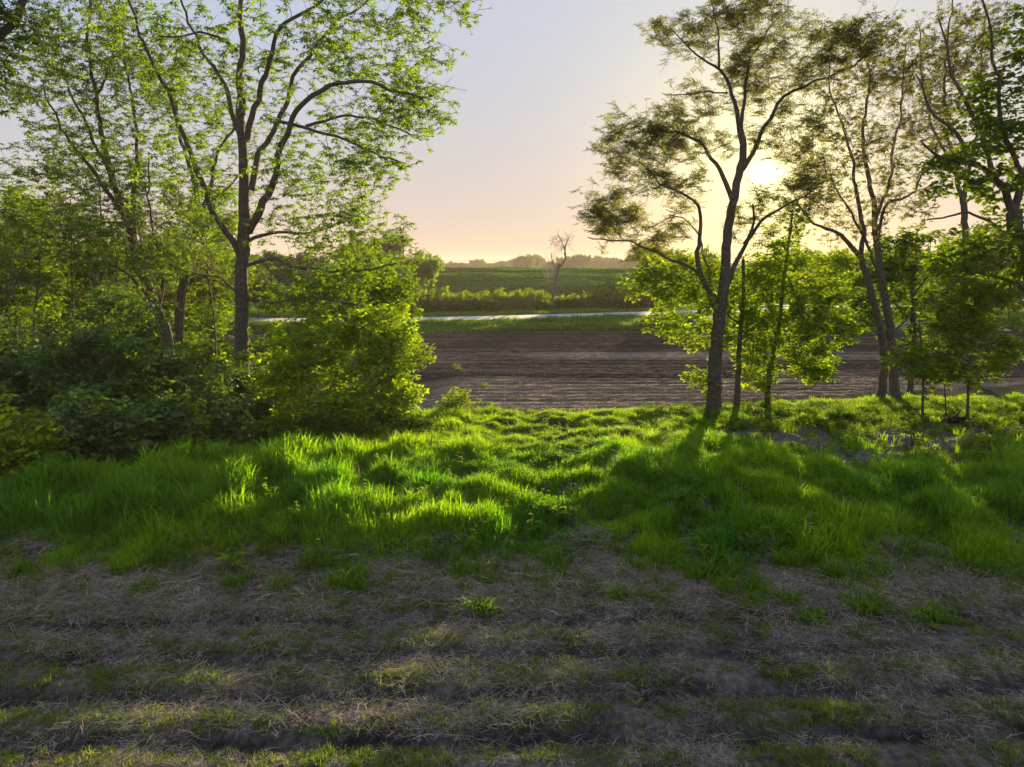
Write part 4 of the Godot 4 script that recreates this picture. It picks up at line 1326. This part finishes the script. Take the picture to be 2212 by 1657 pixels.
	photo_tree("sapling", "taller sapling with layered bright yellow-green leaves at the right edge", "saplings near the right edge", 2090, 21.5, [
		["trunk", 0.05, 0.02, 0, 0, [2090, 885, 2094, 800, 2100, 700, 2110, 620]],
		["limb", 0.025, 0.01, 0, -0.5, [2094, 780, 2040, 760, 2000, 745]],
		["limb", 0.025, 0.01, 0, 0.4, [2096, 760, 2140, 740, 2180, 745]],
	], [[2100, 690, 90, 45, 0, 0.9, 80], [2130, 640, 70, 40, 0, 0.8, 50], [2160, 760, 45, 30, 0, 0.6, 30], [2040, 740, 60, 25, 0, 0.7, 35], [2090, 790, 60, 25, 0, 0.6, 25]], sap, 209)
	photo_tree("bare_stick_sapling", "bare leaning stick of a sapling standing behind the fallen log", "saplings near the right edge", 2047, 22.5, [
		["trunk", 0.03, 0.012, 0, 0, [2047, 868, 2040, 830, 2032, 795]],
	], [[2030, 795, 30, 20, 0, 0.4, 8]], sap, 210)


# ------------------------------------------------------------------ beyond the field
func build_background() -> void:
	# a small bare tree by the road
	photo_tree("bare_tree", "small bare tree standing alone by the gravel road", "", 1195, 81.0, [
		["trunk", 0.22, 0.13, 0, 0, [1193, 660, 1196, 625, 1203, 595, 1207, 570]],
		["limb", 0.12, 0.025, 0, 0, [1207, 578, 1221, 560, 1219, 535, 1205, 505]],
		["limb", 0.1, 0.03, 0, 1, [1220, 550, 1222, 530, 1230, 510]],
		["limb", 0.1, 0.03, 0, -1, [1205, 590, 1196, 570, 1190, 545]],
	], [[1208, 525, 24, 22, 0, 1.2, 26], [1195, 570, 16, 22, 0, 1.2, 22], [1190, 600, 12, 22, 0, 1.0, 14], [1228, 515, 12, 16, 0, 1.0, 10]],
		{"leaf": "star", "bare": 1.0, "sub": 1.2, "sub_len": 1.0, "thin": 0.014, "clear": 2.0, "bark": Color(0.32, 0.27, 0.23), "lift": 0.4, "step": 0.5}, 301)

	# brush along the road
	var shoots := {"leaf": "shoot", "size": 1.5, "gap": 0.35, "sub": 1.1, "sub_len": 0.7, "lift": 0.9, "tint_a": Color(0.15, 0.25, 0.016), "tint_b": Color(0.30, 0.40, 0.05), "thin": 0.01, "tilt": 0.5}
	var brown := shoots.duplicate()
	brown.merge({"leaf": "far", "size": 1.2, "tint_a": Color(0.07, 0.10, 0.016), "tint_b": Color(0.13, 0.17, 0.02), "lift": 0.2}, true)
	var protos := [
		bush("roadside_shrub", "yellow-green brush by the road, nearest the left-hand trees", "shrubs along the gravel road", ground(905, 76.0), Vector3(2.6, 1.0, 2.0), 10, 110, shoots.duplicate(), 310),
		bush("roadside_bramble", "low brown-green bramble by the road, left of the bare tree", "shrubs along the gravel road", ground(950, 73.5), Vector3(2.8, 0.95, 1.6), 10, 110, brown.duplicate(), 311),
	]
	var where := [
		[0, 945, 86, 1.15, "yellow-green brush on the left, with the tallest tuft of the row"], [0, 985, 87, 0.9, "yellow-green brush, third tuft from the left-hand trees"], [0, 1025, 86, 0.95, "yellow-green brush midway between the left-hand trees and the bare tree"],
		[0, 1065, 87, 1.05, "wide yellow-green brush with a pale top, left of the bare tree"], [0, 1105, 86, 1.0, "yellow-green brush second to the left of the bare tree"], [0, 1145, 87, 1.05, "yellow-green brush just left of the bare tree"],
		[0, 1185, 87, 0.8, "low yellow-green brush behind the bare tree's trunk"], [0, 1230, 86, 0.75, "low yellow-green brush just right of the bare tree"], [0, 1272, 87, 0.75, "low yellow-green brush midway between the bare tree and the right-hand trees"],
		[0, 1335, 86, 1.45, "tall yellow-green bush at the right end of the roadside row"], [0, 1375, 87, 1.1, "yellow-green brush half hidden by the right-hand leaves"], [0, 868, 86, 1.0, "yellow-green brush half hidden by the bright bush"],
		[1, 905, 82, 1.1, "dark bramble by the road at the left end of the row"], [1, 1000, 82, 0.9, "brown-green bramble in front of the third tuft"], [1, 1060, 82.5, 0.75, "brownish thin bramble before the wide pale-topped brush"], [1, 1180, 82.5, 0.7, "dark low bramble at the foot of the bare tree"],
		[1, 1240, 83, 0.8, "dark low bramble right of the bare tree by the road"], [1, 1300, 83, 0.9, "dark bramble beneath the tall yellow-green bush"], [1, 1370, 83.5, 0.9, "dark bramble at the right end of the roadside row"],
	]
	for w in where:
		var s: float = w[3]
		var dd: float = w[2] - 9.0 + 7.0 * sstep(1050, 1350, w[1])
		copy_of(protos[w[0]], w[4], ground(w[1], dd), rng.randf() * TAU, Vector3(s * rng.randf_range(0.85, 1.15), s, s), "shrubs along the gravel road")

	# trees at middle distance, behind the foreground on both sides
	var woods := []
	var kinds := [[Color(0.11, 0.18, 0.025), Color(0.19, 0.28, 0.03)], [Color(0.17, 0.27, 0.025), Color(0.29, 0.41, 0.035)], [Color(0.07, 0.13, 0.03), Color(0.13, 0.21, 0.035)]]
	var names := ["dull_green_tree", "light_green_tree", "dark_green_tree"]
	var firsts := [[60, 52.0, "dull green tree on the wooded rise at the far left"], [915, 96.0, "light green round tree peeping out right of the layered bush"], [300, 60.0, "dark green tree on the rise behind the leaning tree"]]
	for k in 3:
		var t := thing(names[k], firsts[k][2], "tree", ground(firsts[k][0], firsts[k][1]), "trees in the middle distance")
		plain_tree(t, 6.0, 5.0, 230, {"leaf": "far", "size": 1.0, "gap": 0.4, "sub": 1.0, "sub_len": 0.6, "thin": 0.008, "tint_a": kinds[k][0], "tint_b": kinds[k][1], "tilt": 1.5, "clear": 0.8, "lift": 0.3, "step": 0.5}, 320 + k)
		woods.append(t)
	var spots := [
		[0, 140, 58, 1.2, "dull green tree on the rise, behind the second thin young tree"], [2, 20, 66, 1.3, "dark green tree highest on the rise at the left edge"], [1, 210, 50, 0.9, "light green tree on the rise left of the leaning tree"], [2, 380, 66, 1.2, "dark green tree behind the forked tree"],
		[0, 440, 56, 1.0, "dull green tree seen through the forked tree's fork"], [1, 490, 70, 1.05, "light green tree behind the left side of the large trunk"], [2, 590, 84, 1.05, "dark green tree seen just right of the large trunk"], [0, 660, 96, 1.1, "dull green tree behind the large tree's lower boughs"],
		[1, 350, 46, 0.8, "light green low tree behind the leaning stems"], [1, 120, 44, 0.8, "light green low tree behind the dark shrubs at the left"], [2, 250, 48, 0.85, "dark green low tree between leaning tree and rise"], [0, 20, 45, 0.9, "dull green low tree at the left edge behind the shrubs"],
		[1, 770, 106, 1.15, "light green tree behind the layered bush"], [0, 840, 112, 1.1, "dull green tree on the embankment's left end"], [1, 700, 90, 0.85, "light green low tree behind the bright bush by the road"], [2, 560, 62, 0.8, "dark green low tree in the gap under the large tree's boughs"],
		[1, 1400, 118, 0.95, "light green tree on the embankment, first right of the bare tree"], [0, 1450, 110, 0.9, "dull green spreading tree on the embankment behind the forked tree"], [1, 1520, 100, 0.95, "light green tree on the embankment left of the tall trunk"], [1, 1640, 92, 1.0, "light green tree seen between the slender trunks"],
		[0, 1720, 100, 1.1, "dull green tree behind the leaning slender tree"], [1, 1800, 88, 1.1, "light green tree left of the twin trunks"], [0, 1880, 84, 1.2, "dull green tree behind the twin trunks"], [2, 1960, 90, 1.3, "dark green tree right of the twin trunks, far side of the field"],
		[1, 2040, 80, 1.2, "light green tree behind the taller sapling"], [2, 2110, 86, 1.5, "dark green tree behind the right edge saplings"], [0, 2190, 78, 1.3, "dull green tree beyond the field at the right edge"], [2, 2060, 62, 0.7, "dark green low tree at the field's right end"],
		[1, 2180, 60, 0.75, "light green low tree at the field's far right end"],
	]
	for s in spots:
		var sc: float = s[3]
		copy_of(woods[s[0]], s[4], ground(s[1], s[2]), rng.randf() * TAU, Vector3(sc, sc * rng.randf_range(0.9, 1.1), sc), "trees in the middle distance")

	# far tree line
	var far := []
	for k in 2:
		var t := thing(["hazy_tree", "hazy_broad_tree"][k], ["hazy tree at the left end of the far tree line", "hazy broad tree in the far tree line, left of the bare tree"][k], "tree", ground([940, 1150][k], [430, 450][k]), "hazy trees on the far ridge")
		plain_tree(t, 10.0, 9.0 + 4.0 * k, 150, {"leaf": "far", "size": 3.0, "gap": 1.2, "sub": 0.8, "sub_len": 1.2, "thin": 0.03, "tint_a": Color(0.07, 0.11, 0.016), "tint_b": Color(0.12, 0.17, 0.018), "tilt": 1.5, "clear": 0.8, "step": 1.0}, 340 + k)
		far.append(t)
	for i in 64:
		var px := 780.0 + 760.0 * i / 63.0 + rng.randf_range(-5, 5)
		var d := rng.randf_range(400, 560)
		var hill := 0.75 + 0.35 * sstep(1020, 1180, px)
		var s := rng.randf_range(0.7, 1.15) * hill * 0.85
		copy_of(far[i % 2], "hazy tree of the far tree line along the horizon", ground(px, d), rng.randf() * TAU, Vector3(s, s * rng.randf_range(0.8, 1.15), s), "hazy trees on the far ridge")


# ------------------------------------------------------------------ small things
func build_small_things() -> void:
	# a fallen log by the saplings
	var base := ground(2040, 21.8)
	var t := thing("fallen_log", "dark fallen log lying in the weeds near the right edge", "log", base)
	var mb := MB.new()
	var line := smooth_line(PackedVector3Array([Vector3(-0.75, 0.16, 0.15), Vector3(-0.2, 0.19, 0.02), Vector3(0.4, 0.2, -0.05), Vector3(0.95, 0.26, -0.1)]), 0.12)
	var rad := PackedFloat32Array()
	for i in line.size():
		rad.append(0.12 - 0.04 * i / line.size())
	mb.tube(line, rad, 12, Color(0.06, 0.05, 0.042), 0.1, rng)
	part("trunk", mb.mesh(), M.bark, t)
	mb = MB.new()
	mb.tube(PackedVector3Array([Vector3(0.2, 0.25, 0), Vector3(0.3, 0.42, 0.1), Vector3(0.33, 0.55, 0.2)]), PackedFloat32Array([0.035, 0.025, 0.012]), 6, Color(0.06, 0.05, 0.042))
	part("branch_stub", mb.mesh(), M.bark, t)
	# tufts that stand alone in front of the bank
	var r := RandomNumberGenerator.new()
	r.seed = 61
	var tufts := [
		[1555, 1258, 0.30, 3, "large bright grass tuft standing alone before the bank, right of the middle"], [1605, 1285, 0.22, 2, "yellow-tipped grass tuft touching the large bright tuft's right side"], [1425, 1225, 0.24, 2, "grass tuft left of the large bright tuft, at the bank's edge"], [1335, 1290, 0.16, 1, "little round dark tuft in the straw, left of the large bright tuft"],
		[1680, 1225, 0.22, 1, "small tuft between the large bright tuft and the bank on the right"], [1700, 1300, 0.16, 1, "small tuft in the straw right of the yellow-tipped tuft"], [1750, 1340, 0.15, 1, "dull low tuft in the straw below the right part of the bank"], [1870, 1320, 0.18, 2, "spreading dull tuft under the right bank"],
		[740, 1270, 0.28, 2, "upright tuft in the straw left of the middle"], [1045, 1320, 0.16, 1, "yellowish tuft in the straw just left of the middle"], [310, 1275, 0.16, 1, "little tuft in the flattened straw on the left"], [505, 1265, 0.2, 1, "thin upright tuft in the straw at the left"],
		[600, 1270, 0.18, 1, "slim tuft between the thin upright tuft and the upright tuft"], [45, 1240, 0.24, 2, "tuft at the left edge before the tall grass"], [2000, 1330, 0.16, 2, "low wide tuft near the right edge"], [1500, 1250, 0.18, 1, "small tuft just left of the large bright tuft"],
	]
	var i := 0
	for s in tufts:
		var d := EYE / tan(deg_to_rad(PITCH) + atan((s[1] - 828.0) / FOCAL))
		var p := ground(s[0], d)
		var o := thing("grass_tuft", s[4], "grass tuft", p, "single grass tufts before the bank")
		var xf := []
		var tn := PackedColorArray()
		for k in 2 + s[3] * 3:
			var w := r.randf_range(0.5, 0.8)
			var off := Vector3(r.randfn(0, 0.07 * s[3]), 0, r.randfn(0, 0.05 * s[3]))
			var h: float = s[2] * r.randf_range(0.7, 1.3)
			xf.append(Transform3D(Basis(Vector3.UP, r.randf() * TAU).scaled(Vector3(w, h, w)), off))
			tn.append(Color(0.11, 0.24, 0.025).lerp(Color(0.24, 0.36, 0.02), r.randf()))
		scatter("blades", L["grass%d" % (i % 4)], M.blade, xf, tn, o)
		i += 1
	# weeds in the field
	var weeds := [[980, 795, "small weed in the field close to the bright bush"], [1130, 828, "small pale weed in the middle of the near field"], [1010, 806, "sparse weed in the field right of the bright bush"], [1040, 830, "tiny weed in the near field below the sparse one"], [1050, 872, "weed at the field's near edge right of the sapling bush"]]
	i = 0
	for s in weeds:
		var d := (EYE + 0.55) / tan(deg_to_rad(PITCH) + atan((s[1] - 828.0) / FOCAL))
		bush("field_weed", s[2], "weeds in the tilled field", ground(s[0], d), Vector3(0.25, 0.4, 0.25), 3, 9, {"leaf": "fine", "size": 0.8, "sub": 0.8, "sub_len": 0.12, "gap": 0.2, "tint_a": Color(0.2, 0.28, 0.05), "tint_b": Color(0.28, 0.36, 0.06)}, 400 + i, "weed")
		i += 1
	# tall weeds on the open ground at the right
	var tall := [[1965, 1000, 0.8, "tall leafy weed on the open ground at the right"], [2010, 1005, 0.5, "shorter leafy weed beside the tall one"], [1900, 985, 0.4, "leafy weed left of the tall one, by the grass"], [930, 990, 0.5, "leafy weed standing in the grass left of the path"], [500, 1245, 0.32, "dark nettle at the foot of the tall grass on the left"]]
	for s in tall:
		var d := EYE / tan(deg_to_rad(PITCH) + atan((s[1] - 828.0) / FOCAL))
		bush("tall_weed", s[3], "single tall weeds", ground(s[0], d), Vector3(0.3, s[2], 0.3), 4, 22, {"leaf": "broad", "size": 0.7, "sub": 0.9, "sub_len": 0.15, "gap": 0.15, "tint_a": Color(0.18, 0.28, 0.02), "tint_b": Color(0.28, 0.4, 0.02)}, 410 + i, "weed")
		i += 1
